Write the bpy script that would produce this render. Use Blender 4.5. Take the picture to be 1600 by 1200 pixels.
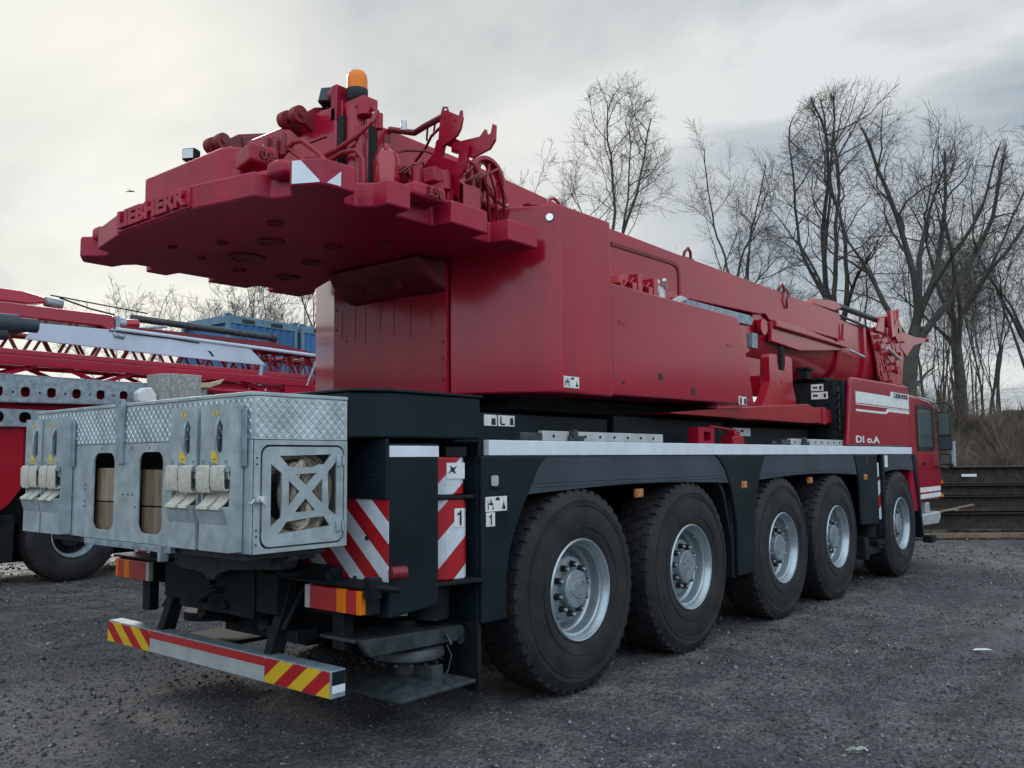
import bpy, math, random
import numpy as np
from mathutils import Vector, Matrix
PI = math.pi
sc = bpy.context.scene
for o in list(bpy.data.objects): bpy.data.objects.remove(o)
col = sc.collection
rnd = random.Random(7)

# ------------------------------------------------------------------ camera
CX, CY, CZ = -5.012812, -4.936217, 1.585152
FW = (0.76645019, 0.63663217, 0.08516801)
RT = (0.6394659, -0.76877667, -0.00811101)
UP = (-0.06031145, -0.06067873, 0.99633359)
cam = bpy.data.cameras.new('camera'); co = bpy.data.objects.new('camera', cam); col.objects.link(co)
co.matrix_world = Matrix(((RT[0], UP[0], -FW[0], CX), (RT[1], UP[1], -FW[1], CY), (RT[2], UP[2], -FW[2], CZ), (0, 0, 0, 1)))
cam.sensor_width = 36; cam.lens = 1368.7 / 1600 * 36; cam.clip_end = 3000; cam.clip_start = 0.05
sc.camera = co
def spot(u, D, z=0.0):
    """ground position D metres ahead and sideways by a bearing"""
    n = math.hypot(FW[0], FW[1]); hx, hy = FW[0]/n, FW[1]/n
    s = (u - 800) / 1368.7 * D
    return (CX + D*hx + s*hy, CY + D*hy - s*hx, z)

# ------------------------------------------------------------------ light
SUN_AZ, SUN_EL = 62.0, 24.0
sun = bpy.data.lights.new('sun', 'SUN'); sun.energy = 0.9; sun.angle = math.radians(14); sun.color = (1.0, 0.95, 0.88)
so = bpy.data.objects.new('sun', sun); col.objects.link(so)
d = Vector((math.cos(math.radians(SUN_EL))*math.cos(math.radians(SUN_AZ)), math.cos(math.radians(SUN_EL))*math.sin(math.radians(SUN_AZ)), math.sin(math.radians(SUN_EL))))
so.rotation_euler = d.to_track_quat('Z', 'Y').to_euler(); so.location = (0, 0, 30)
w = bpy.data.worlds.new('World'); sc.world = w; w.use_nodes = True
nt = w.node_tree; nt.nodes.clear()
N = lambda t, **k: (lambda n: ([setattr(n, a, b) for a, b in k.items()], n)[1])(nt.nodes.new(t))
L = nt.links.new
out = N('ShaderNodeOutputWorld'); bgc = N('ShaderNodeBackground'); bgs = N('ShaderNodeBackground'); mixs = N('ShaderNodeMixShader')
sky = N('ShaderNodeTexSky', sky_type='NISHITA', sun_disc=False); sky.sun_elevation = math.radians(SUN_EL); sky.sun_rotation = math.radians(90 - SUN_AZ)
L(sky.outputs[0], bgs.inputs[0]); bgs.inputs[1].default_value = 0.08
tc = N('ShaderNodeTexCoord'); sep = N('ShaderNodeSeparateXYZ'); L(tc.outputs['Generated'], sep.inputs[0])
def mth(op, a, b=None, c=None):
    n = N('ShaderNodeMath', operation=op)
    for i, x in enumerate((a, b, c)):
        if x is None: continue
        if isinstance(x, (int, float)): n.inputs[i].default_value = x
        else: L(x, n.inputs[i])
    return n.outputs[0]
zz = mth('ADD', mth('MAXIMUM', sep.outputs[2], 0.0), 0.16)
cmb = N('ShaderNodeCombineXYZ'); L(mth('DIVIDE', sep.outputs[0], zz), cmb.inputs[0]); L(mth('DIVIDE', sep.outputs[1], zz), cmb.inputs[1])
n1 = N('ShaderNodeTexNoise'); n1.inputs['Scale'].default_value = 1.15; n1.inputs['Detail'].default_value = 7; n1.inputs['Roughness'].default_value = 0.55; n1.inputs['Distortion'].default_value = 0.5
mp = N('ShaderNodeMapping'); mp.inputs['Location'].default_value = (3.1, 1.2, 0); mp.inputs['Rotation'].default_value = (0, 0, 0.6); mp.inputs['Scale'].default_value = (1, 0.65, 1)
L(cmb.outputs[0], mp.inputs[0]); L(mp.outputs[0], n1.inputs['Vector'])
cr = N('ShaderNodeValToRGB'); L(n1.outputs[0], cr.inputs[0])
cr.color_ramp.elements[0].position = 0.38; cr.color_ramp.elements[0].color = (0.34, 0.39, 0.43, 1)
cr.color_ramp.elements[1].position = 0.58; cr.color_ramp.elements[1].color = (0.625, 0.655, 0.655, 1)
e = cr.color_ramp.elements.new(0.5); e.color = (0.49, 0.525, 0.54, 1)
# brighter, warmer veil of cloud round the hidden sun
dp = N('ShaderNodeVectorMath', operation='DOT_PRODUCT'); L(tc.outputs['Generated'], dp.inputs[0]); dp.inputs[1].default_value = d
nrm = N('ShaderNodeVectorMath', operation='NORMALIZE'); L(tc.outputs['Generated'], nrm.inputs[0]); L(nrm.outputs[0], dp.inputs[0])
gl = N('ShaderNodeMapRange', interpolation_type='SMOOTHSTEP'); L(dp.outputs['Value'], gl.inputs[0]); gl.inputs[1].default_value = 0.78; gl.inputs[2].default_value = 1.0
n2 = N('ShaderNodeTexNoise'); n2.inputs['Scale'].default_value = 1.6; n2.inputs['Detail'].default_value = 6; n2.inputs['Distortion'].default_value = 0.8; L(mp.outputs[0], n2.inputs['Vector'])
gl2 = mth('MULTIPLY', gl.outputs[0], mth('ADD', mth('MULTIPLY', n2.outputs[0], 2.0), -0.30))
mx = N('ShaderNodeMixRGB'); L(gl2, mx.inputs[0]); L(cr.outputs[0], mx.inputs[1]); mx.inputs[2].default_value = (0.70, 0.70, 0.64, 1)
# overcast brightened behind the camera, added to light the rear and right faces
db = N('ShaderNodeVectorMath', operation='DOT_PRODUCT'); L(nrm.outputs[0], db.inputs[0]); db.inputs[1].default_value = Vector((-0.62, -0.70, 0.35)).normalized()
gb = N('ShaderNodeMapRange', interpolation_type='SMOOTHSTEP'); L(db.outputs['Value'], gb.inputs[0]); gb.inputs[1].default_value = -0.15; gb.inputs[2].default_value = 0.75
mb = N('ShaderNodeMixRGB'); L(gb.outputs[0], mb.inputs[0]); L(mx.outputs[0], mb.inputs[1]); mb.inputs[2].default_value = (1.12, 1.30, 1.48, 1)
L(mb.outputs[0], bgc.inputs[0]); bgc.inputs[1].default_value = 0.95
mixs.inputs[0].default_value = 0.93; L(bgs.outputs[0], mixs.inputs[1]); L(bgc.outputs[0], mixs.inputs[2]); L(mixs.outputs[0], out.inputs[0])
sc.view_settings.view_transform = 'Standard'; sc.view_settings.look = 'None'; sc.view_settings.exposure = 0.38; sc.view_settings.gamma = 1.0
sc.view_settings.use_curve_mapping = False
sc.render.engine = 'CYCLES'

# ------------------------------------------------------------------ materials
def mat(name, base, rough=0.5, metal=0.0, coat=0.0, vary=0.0, vscale=3.0, col2=None, bump=0.0, bscale=40.0, spec=0.5, rvar=0.0, detail=4, streak=False, coatr=0.1):
    m = bpy.data.materials.new(name); m.use_nodes = True
    t = m.node_tree; b = t.nodes['Principled BSDF']
    b.inputs['Base Color'].default_value = (*base, 1); b.inputs['Roughness'].default_value = rough; b.inputs['Metallic'].default_value = metal
    b.inputs['Coat Weight'].default_value = coat; b.inputs['Coat Roughness'].default_value = coatr; b.inputs['Specular IOR Level'].default_value = spec
    tcn = t.nodes.new('ShaderNodeTexCoord')
    if vary > 0 or rvar > 0:
        n = t.nodes.new('ShaderNodeTexNoise'); n.inputs['Scale'].default_value = vscale; n.inputs['Detail'].default_value = detail; n.inputs['Roughness'].default_value = 0.62
        if streak:
            mpn = t.nodes.new('ShaderNodeMapping'); mpn.inputs['Scale'].default_value = (1, 1, 0.12); t.links.new(tcn.outputs['Object'], mpn.inputs[0]); t.links.new(mpn.outputs[0], n.inputs['Vector'])
        else: t.links.new(tcn.outputs['Object'], n.inputs['Vector'])
        mr = t.nodes.new('ShaderNodeMapRange'); mr.inputs[1].default_value = 0.35; mr.inputs[2].default_value = 0.68; t.links.new(n.outputs[0], mr.inputs[0])
        if vary > 0:
            c2 = col2 or tuple(min(1, x*(1+vary*1.2)) for x in base)
            mxn = t.nodes.new('ShaderNodeMixRGB'); mxn.inputs[1].default_value = (*[x*(1-vary*0.6) for x in base], 1) if not col2 else (*base, 1); mxn.inputs[2].default_value = (*c2, 1)
            t.links.new(mr.outputs[0], mxn.inputs[0]); t.links.new(mxn.outputs[0], b.inputs['Base Color'])
        if rvar > 0:
            mr2 = t.nodes.new('ShaderNodeMapRange'); mr2.inputs[3].default_value = rough - rvar; mr2.inputs[4].default_value = rough + rvar; t.links.new(n.outputs[0], mr2.inputs[0]); t.links.new(mr2.outputs[0], b.inputs['Roughness'])
    if bump > 0:
        n = t.nodes.new('ShaderNodeTexNoise'); n.inputs['Scale'].default_value = bscale; n.inputs['Detail'].default_value = 5; t.links.new(tcn.outputs['Object'], n.inputs['Vector'])
        bp = t.nodes.new('ShaderNodeBump'); bp.inputs['Strength'].default_value = bump; bp.inputs['Distance'].default_value = 0.01; t.links.new(n.outputs[0], bp.inputs['Height']); t.links.new(bp.outputs[0], b.inputs['Normal'])
    return m
def stripes(name, coef, period, ca, cb, duty=0.5, rough=0.35, off=0.0):
    m = bpy.data.materials.new(name); m.use_nodes = True; t = m.node_tree; b = t.nodes['Principled BSDF']; b.inputs['Roughness'].default_value = rough
    tcn = t.nodes.new('ShaderNodeTexCoord'); dt = t.nodes.new('ShaderNodeVectorMath'); dt.operation = 'DOT_PRODUCT'; dt.inputs[1].default_value = coef; t.links.new(tcn.outputs['Object'], dt.inputs[0])
    a = t.nodes.new('ShaderNodeMath'); a.operation = 'MULTIPLY_ADD'; a.inputs[1].default_value = 1/period; a.inputs[2].default_value = off; t.links.new(dt.outputs['Value'], a.inputs[0])
    f = t.nodes.new('ShaderNodeMath'); f.operation = 'FRACT'; t.links.new(a.outputs[0], f.inputs[0])
    g = t.nodes.new('ShaderNodeMath'); g.operation = 'GREATER_THAN'; g.inputs[1].default_value = duty; t.links.new(f.outputs[0], g.inputs[0])
    n = t.nodes.new('ShaderNodeTexNoise'); n.inputs['Scale'].default_value = 14; n.inputs['Detail'].default_value = 5; t.links.new(tcn.outputs['Object'], n.inputs['Vector'])
    mxn = t.nodes.new('ShaderNodeMixRGB'); mxn.inputs[1].default_value = (*ca, 1); mxn.inputs[2].default_value = (*cb, 1); t.links.new(g.outputs[0], mxn.inputs[0])
    m2 = t.nodes.new('ShaderNodeMixRGB'); m2.blend_type = 'MULTIPLY'; m2.inputs[0].default_value = 0.35; t.links.new(mxn.outputs[0], m2.inputs[1]); t.links.new(n.outputs[0], m2.inputs[2]); t.links.new(m2.outputs[0], b.inputs['Base Color'])
    return m
M = {}
M['red'] = mat('red_paint', (0.335, 0.0035, 0.027), 0.4, spec=0.12, coat=0.75, coatr=0.13, vary=0.14, vscale=1.3, rvar=0.08, bump=0.03, bscale=60)
M['redcast'] = mat('red_cast_paint', (0.33, 0.007, 0.036), 0.42, coat=0.0, spec=0.4, coatr=0.35, vary=0.25, vscale=2.5, bump=0.16, bscale=48)
M['redhouse'] = mat('red_tail_paint', (0.335, 0.0035, 0.025), 0.4, spec=0.12, coat=0.75, coatr=0.13, vary=0.2, vscale=3.0, rvar=0.08, streak=True, bump=0.03, bscale=60)
M['redbright'] = mat('red_gloss_paint', (0.35, 0.004, 0.018), 0.28, coat=0.5, vary=0.12, vscale=3)
M['reddark'] = mat('old_red_paint', (0.16, 0.010, 0.018), 0.5, vary=0.4, vscale=5, bump=0.1)
M['green'] = mat('dark_green_paint', (0.0045, 0.0125, 0.0165), 0.5, spec=0.22, vary=0.45, vscale=2.2, rvar=0.1)
M['fender'] = mat('grey_fender_plastic', (0.048, 0.062, 0.078), 0.6, spec=0.3, vary=0.18, vscale=2.0, streak=False, rvar=0.08)
M['black'] = mat('black_steel', (0.007, 0.010, 0.012), 0.65, spec=0.25, vary=0.6, vscale=7, bump=0.15, bscale=30)
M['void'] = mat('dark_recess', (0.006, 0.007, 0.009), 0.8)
M['rubber'] = mat('tyre_rubber', (0.0105, 0.0115, 0.0145), 0.75, vary=0.6, vscale=4, col2=(0.034, 0.032, 0.032), detail=8, bump=0.25, bscale=35, spec=0.35)
M['rim'] = mat('silver_rim_paint', (0.36, 0.42, 0.45), 0.34, metal=0.55, vary=0.18, vscale=6, rvar=0.08)
M['hub'] = mat('cast_hub_paint', (0.22, 0.27, 0.29), 0.5, metal=0.3, vary=0.3, vscale=14, bump=0.35, bscale=50)
M['galv'] = mat('galvanised_steel', (0.37, 0.44, 0.46), 0.42, metal=0.35, vary=0.24, vscale=9, rvar=0.1, bump=0.04, bscale=25, detail=7)
M['galvold'] = mat('weathered_galvanised_steel', (0.26, 0.32, 0.36), 0.5, metal=0.35, vary=0.35, vscale=14, detail=8)
M['alu'] = mat('bare_aluminium', (0.52, 0.56, 0.57), 0.4, metal=0.4, vary=0.15, vscale=8)
M['white'] = mat('white_reflective_strip', (0.70, 0.76, 0.82), 0.4, vary=0.08, vscale=6)
M['label'] = mat('white_sticker', (0.72, 0.74, 0.74), 0.45, vary=0.12, vscale=15)
M['ink'] = mat('black_ink', (0.012, 0.012, 0.014), 0.5)
M['yellow'] = mat('yellow_sticker', (0.72, 0.50, 0.06), 0.5, vary=0.15, vscale=20)
M['orangelens'] = mat('amber_lens', (0.80, 0.19, 0.0), 0.2, spec=0.3, coat=0.2)
M['chequer'] = mat('chequer_plate_metal', (0.46, 0.53, 0.55), 0.36, metal=0.45, vary=0.25, vscale=7, rvar=0.1)
M['markerlens'] = mat('dull_amber_lens', (0.50, 0.20, 0.07), 0.3, coat=0.3, vary=0.3, vscale=50)
M['redlens'] = mat('red_lens', (0.45, 0.008, 0.010), 0.18, coat=0.8)
M['whitelens'] = mat('clear_lens', (0.5, 0.5, 0.48), 0.25, coat=0.5)
M['strap'] = mat('pale_webbing', (0.50, 0.49, 0.42), 0.85, vary=0.2, vscale=45, bump=0.4, bscale=120)
M['rope'] = mat('tan_rope', (0.36, 0.30, 0.23), 0.85, vary=0.4, vscale=30, bump=0.4, bscale=100)
M['wood'] = mat('weathered_wood', (0.17, 0.12, 0.08), 0.8, vary=0.45, vscale=12, streak=True, bump=0.4, bscale=30)
M['wood2'] = mat('lighter_wood', (0.27, 0.20, 0.14), 0.8, vary=0.4, vscale=14, streak=True, bump=0.4, bscale=30)
M['straw'] = mat('dry_grass', (0.20, 0.17, 0.09), 0.9, vary=0.6, vscale=3)
M['palewood'] = mat('pale_timber', (0.50, 0.42, 0.28), 0.8, vary=0.25, vscale=14)
M['glass'] = mat('dark_glass', (0.085, 0.12, 0.12), 0.05, coat=1.0)
M['steel'] = mat('bare_grey_steel', (0.042, 0.055, 0.060), 0.5, metal=0.3, vary=0.5, vscale=14, bump=0.2)
M['chrome'] = mat('polished_steel', (0.6, 0.62, 0.65), 0.15, metal=0.9)
M['hose'] = mat('red_painted_hose', (0.27, 0.010, 0.020), 0.45, vary=0.2, vscale=10)
M['blue'] = mat('blue_container_paint', (0.018, 0.115, 0.27), 0.5, vary=0.3, vscale=2, streak=True)
M['bluegrey'] = mat('faded_container_frame', (0.10, 0.19, 0.26), 0.5, vary=0.3, vscale=2)
M['tarp'] = mat('white_blue_panel', (0.50, 0.57, 0.68), 0.55, vary=0.14, vscale=1.5)
M['rust'] = mat('rusty_dark_steel', (0.030, 0.022, 0.018), 0.75, vary=0.8, vscale=9, bump=0.3, bscale=20)
M['bark'] = mat('tree_bark', (0.050, 0.046, 0.040), 0.9, vary=0.45, vscale=5, bump=0.8, bscale=14)
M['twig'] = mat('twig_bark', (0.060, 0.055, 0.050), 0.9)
M['hazetwig'] = mat('haze_paled_bark', (0.13, 0.12, 0.11), 0.9)  # paler than the near twigs; distance haze put into the colour
M['brush'] = mat('dead_brush', (0.105, 0.080, 0.060), 0.95, vary=0.9, vscale=0.9)
M['bankm'] = mat('leaf_litter', (0.050, 0.050, 0.034), 0.95, vary=0.5, vscale=2.0, col2=(0.13, 0.10, 0.072), bump=1.0, bscale=8, detail=9)
M['concrete'] = mat('rough_grey_block', (0.30, 0.31, 0.29), 0.85, vary=0.45, vscale=22, bump=0.4, bscale=40, detail=8)
RED, WHT, YEL = (0.52, 0.012, 0.022), (0.76, 0.82, 0.90), (0.85, 0.55, 0.02)
M['chevR'] = stripes('red_white_chevron', (0, -0.86, 1.0), 0.235, WHT, RED, 0.5, off=0.15)
M['chevL'] = stripes('red_white_chevron_mirrored', (0, 0.86, 1.0), 0.235, WHT, RED, 0.5, off=0.15)
M['chevC'] = stripes('red_white_column_stripe', (0.80, -0.8, -1.0), 0.33, WHT, RED, 0.5, off=0.42)
M['bumpR'] = stripes('red_yellow_stripe', (0, 0.75, 1.0), 0.185, YEL, RED, 0.5, off=0.05)
M['bumpL'] = stripes('red_yellow_stripe_mirrored', (0, -0.75, 1.0), 0.185, YEL, RED, 0.5, off=0.05)
M['chevF'] = stripes('red_white_front_stripe', (0.6, 0, -1.0), 0.34, WHT, RED, 0.5)

# ------------------------------------------------------------------ mesh helpers
class B:
    def __init__(s): s.v = []; s.f = []; s.sm = []; s.T = Matrix.Identity(4)
    def add(s, vs, fs, smooth=False):
        k = len(s.v); s.v += [tuple(s.T @ Vector(p)) for p in vs]
        s.f += [tuple(i + k for i in f) for f in fs]; s.sm += [smooth]*len(fs); return s
    def box(s, x0, x1, y0, y1, z0, z1):
        return s.add([(x0,y0,z0),(x1,y0,z0),(x1,y1,z0),(x0,y1,z0),(x0,y0,z1),(x1,y0,z1),(x1,y1,z1),(x0,y1,z1)], [(0,3,2,1),(4,5,6,7),(0,1,5,4),(1,2,6,5),(2,3,7,6),(3,0,4,7)])
    def prism(s, pts, ax, a, b, smooth=False):
        """pts: 2D outline; ax: extrusion axis"""
        n = len(pts)
        mk = {'x': lambda p, c: (c, p[0], p[1]), 'y': lambda p, c: (p[0], c, p[1]), 'z': lambda p, c: (p[0], p[1], c)}[ax]
        vs = [mk(p, a) for p in pts] + [mk(p, b) for p in pts]
        fs = [tuple(range(n))[::-1], tuple(range(n, 2*n))] + [(i, (i+1) % n, n+(i+1) % n, n+i) for i in range(n)]
        return s.add(vs, fs, smooth)
    def cyl(s, p0, p1, r0, r1=None, n=20, smooth=True, caps=True):
        r1 = r0 if r1 is None else r1
        p0, p1 = Vector(p0), Vector(p1); a = (p1-p0).normalized(); q = a.orthogonal().normalized(); t = a.cross(q)
        vs = []
        for p, r in ((p0, r0), (p1, r1)):
            for i in range(n):
                c = 2*PI*i/n; vs.append(p + q*(r*math.cos(c)) + t*(r*math.sin(c)))
        s.add(vs, [(i, (i+1) % n, n+(i+1) % n, n+i) for i in range(n)], smooth)
        if caps: s.add(vs, [tuple(range(n))[::-1], tuple(range(n, 2*n))], False)
        return s
    def tube(s, pts, r, n=8, closed=False):
        P = [Vector(p) for p in pts]; k = len(P); vs = []; q = None
        for i in range(k):
            a = P[(i+1) % k] - P[i-1] if closed else (P[min(i+1, k-1)] - P[max(i-1, 0)])
            a.normalize(); q = a.orthogonal().normalized() if q is None else (q - a*q.dot(a)).normalized(); t = a.cross(q)
            rr = r[i] if isinstance(r, (list, tuple)) else r
            for j in range(n): c = 2*PI*j/n; vs.append(P[i] + q*(rr*math.cos(c)) + t*(rr*math.sin(c)))
        m = k if closed else k-1
        s.add(vs, [(i*n+j, i*n+(j+1) % n, ((i+1) % k)*n+(j+1) % n, ((i+1) % k)*n+j) for i in range(m) for j in range(n)], True)
        if not closed: s.add(vs, [tuple(range(n))[::-1], tuple(range((k-1)*n, k*n))])
        return s
    def lathe(s, prof, c=(0, 0, 0), ax='y', n=64, smooth=True):
        """prof: (radius, along axis)"""
        vs = []
        for r, h in prof:
            for i in range(n):
                a = 2*PI*i/n; x, z = r*math.cos(a), r*math.sin(a)
                vs.append({'y': (c[0]+x, c[1]+h, c[2]+z), 'z': (c[0]+x, c[1]+z, c[2]+h), 'x': (c[0]+h, c[1]+x, c[2]+z)}[ax])
        return s.add(vs, [(k*n+i, k*n+(i+1) % n, (k+1)*n+(i+1) % n, (k+1)*n+i) for k in range(len(prof)-1) for i in range(n)], smooth)
    def mesh(s, me, smooth=False):
        return s.add([v.co for v in me.vertices], [tuple(p.vertices) for p in me.polygons], smooth)
WL = {}
def link(o, parent):
    col.objects.link(o)
    if parent is not None: o.parent = parent
def emp(name, loc, parent=None, rotz=0):
    o = bpy.data.objects.new(name, None); o.empty_display_size = 0.3; link(o, parent)
    pl = WL.get(parent.name, Vector()) if parent else Vector()
    o.location = Vector(loc) - pl; o.rotation_euler = (0, 0, rotz); WL[o.name] = Vector(loc); return o
def put(name, b, m, parent=None, bevel=0, seg=2, local=False, recenter=False):
    me = bpy.data.meshes.new(name); me.from_pydata(b.v, [], b.f); me.polygons.foreach_set('use_smooth', b.sm); me.update()
    ms = m if isinstance(m, (list, tuple)) else [m]
    if any(b.sm): me.set_sharp_from_angle(angle=math.radians(38))
    for x in ms: me.materials.append(M[x] if isinstance(x, str) else x)
    import bmesh
    bm = bmesh.new(); bm.from_mesh(me); bmesh.ops.recalc_face_normals(bm, faces=bm.faces); bm.to_mesh(me); bm.free()
    o = bpy.data.objects.new(name, me); link(o, parent)
    pl = WL.get(parent.name, Vector()) if parent else Vector()
    if not local: o.location = -pl
    WL[o.name] = Vector((0, 0, 0)) if not local else pl
    if bevel:
        md = o.modifiers.new('bevel', 'BEVEL'); md.width = bevel; md.segments = seg; md.limit_method = 'ANGLE'; md.angle_limit = math.radians(32)
    return o
def tag(o, label, cat=None, group=None, kind=None):
    if label: o['label'] = label
    if cat: o['category'] = cat
    if group: o['group'] = group
    if kind: o['kind'] = kind
    return o
def rrect(x0, x1, y0, y1, r, n=5):
    p = []
    for cx, cy, a in ((x1-r, y1-r, 0), (x0+r, y1-r, 90), (x0+r, y0+r, 180), (x1-r, y0+r, 270)):
        p += [(cx + r*math.cos(math.radians(a+90*i/n)), cy + r*math.sin(math.radians(a+90*i/n))) for i in range(n+1)]
    return p
def circ(cx, cy, r, n=16): return [(cx+r*math.cos(2*PI*i/n), cy+r*math.sin(2*PI*i/n)) for i in range(n)]
def plate(b, outer, holes, T, th):
    """flat plate with cut-outs; T maps (u,v,thickness)"""
    cu = bpy.data.curves.new('tmp', 'CURVE'); cu.dimensions = '2D'; cu.fill_mode = 'BOTH'; cu.extrude = th/2
    for pl in [outer] + holes:
        sp = cu.splines.new('POLY'); sp.points.add(len(pl)-1)
        for i, p in enumerate(pl): sp.points[i].co = (p[0], p[1], 0, 1)
        sp.use_cyclic_u = True
    o = bpy.data.objects.new('tmp', cu); me = bpy.data.meshes.new_from_object(o)
    old = b.T; b.T = old @ T; b.mesh(me); b.T = old
    bpy.data.objects.remove(o); bpy.data.curves.remove(cu); bpy.data.meshes.remove(me)
    return b
def frame(o, u, v):
    u, v = Vector(u).normalized(), Vector(v).normalized(); n = u.cross(v)
    return Matrix(((u.x, v.x, n.x, o[0]), (u.y, v.y, n.y, o[1]), (u.z, v.z, n.z, o[2]), (0, 0, 0, 1)))
XZ = lambda y: Matrix(((1, 0, 0, 0), (0, 0, -1, y), (0, 1, 0, 0), (0, 0, 0, 1)))     # (x,z) outline on a y plane
YZ = lambda x: Matrix(((0, 0, 1, x), (1, 0, 0, 0), (0, 1, 0, 0), (0, 0, 0, 1)))      # (y,z) outline on an x plane
def text(b, s, T, size, th, spacing=1.0, width=None, bold=0.0):
    cu = bpy.data.curves.new('t', 'FONT'); cu.body = s; cu.size = size; cu.extrude = th/2; cu.align_x = 'CENTER'; cu.align_y = 'CENTER'; cu.space_character = spacing; cu.offset = bold; cu.resolution_u = 3
    o = bpy.data.objects.new('t', cu); me = bpy.data.meshes.new_from_object(o)
    if width and len(me.vertices):
        xs = [v.co.x for v in me.vertices]; k = width/(max(xs)-min(xs))
        for v in me.vertices: v.co.x *= k
    old = b.T; b.T = old @ T; b.mesh(me); b.T = old
    bpy.data.objects.remove(o); bpy.data.curves.remove(cu); bpy.data.meshes.remove(me)
    return b
def one(b, T, s, t=0.002):
    """the numeral 1 as on the stickers"""
    old = b.T; b.T = old @ T; p = [(-0.02,-0.5),(0.13,-0.5),(0.13,0.5),(0.02,0.5),(-0.03,0.38),(-0.22,0.30),(-0.22,0.17),(-0.02,0.22)]; b.prism([(x*s, y*s) for x, y in p], 'z', -t/2, t/2); b.T = old; return b
def copytree(o, parent=None):
    c = o.copy(); col.objects.link(c); c.parent = parent
    for ch in o.children: copytree(ch, c)
    return c

# ================================================================== THE BIG CRANE
CR = emp('mobile_crane', (3.7, 0, 0))
tag(CR, 'large red five-axle mobile crane with black-green carrier, seen from its right rear corner', 'mobile crane')
W = 1.375
REAR = lambda x, y, z: frame((x, y, z), (0, -1, 0), (0, 0, 1))     # lettering that faces backwards
SIDE = lambda x, y, z: frame((x, y, z), (1, 0, 0), (0, 0, 1))      # lettering that faces the right side

# ---- chassis: frame rails, deck, axles, understructure
b = B()
b.box(-1.70, 8.2, -0.46, 0.46, 0.62, 1.56)
for x in (0, 1.576, 3.470, 4.990, 7.389):
    b.cyl((x, -0.98, 0.685), (x, 0.98, 0.685), 0.11); b.box(x-0.22, x+0.22, -0.30, 0.30, 0.46, 0.90)
    for sgn in (-1, 1): b.cyl((x+0.05, sgn*0.78, 0.75), (x+0.05, sgn*0.70, 1.45), 0.075, n=12)
b.box(-0.70, 8.2, -1.05, 1.05, 1.40, 1.59)
chassis = put('chassis', b, 'black', CR, 0.012)
for x, y in ((0.8,-0.62),(2.62,-0.60),(4.25,-0.62),(6.1,-0.62)):
    b = B(); b.cyl((x-0.28,y,0.98),(x+0.28,y,0.98),0.12,n=24); b.box(x-0.2,x-0.16,y-0.125,y+0.125,0.86,1.12); b.box(x+0.16,x+0.2,y-0.125,y+0.125,0.86,1.12); put('air_tank', b, 'steel', CR, 0.01)
for k in range(7):
    b = B(); x = -0.5+k*1.1; b.tube([(x,-0.55,1.28-0.02*k%0.05),(x+0.3,-0.66,1.12),(x+0.6,-0.60,1.24),(x+0.95,-0.70,1.06),(x+1.15,-0.56,1.25)],0.014,6); put('air_hose', b, 'steel', CR)
b = B(); b.box(-1.0, 5.5, -1.33, 1.33, 1.592, 1.69); put('deck', b, 'green', CR, 0.008)
b = B()
b.box(-0.9, 0.9, -1.02, 1.02, 1.694, 1.90); b.box(0.95, 2.9, -1.05, 1.05, 1.694, 1.93); b.box(3.0, 5.2, -1.0, 1.0, 1.694, 1.90)
b.cyl((2.7, 0, 1.70), (2.7, 0, 2.06), 0.86, n=40)
b.box(-0.1, 5.2, -0.85, 0.85, 1.94, 2.06)
put('engine_deck', b, 'green', CR, 0.01)
# white side strips on the deck edge
for s in (-1, 1):
    b = B(); y0, y1 = sorted((s*W, s*(W-0.05)))
    b.box(-0.95, 2.60, y0, y1, 1.607, 1.703); b.box(2.603, 8.03, y0, y1, 1.607, 1.703)
    put('side_strip', b, 'white', CR, 0.004)
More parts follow.
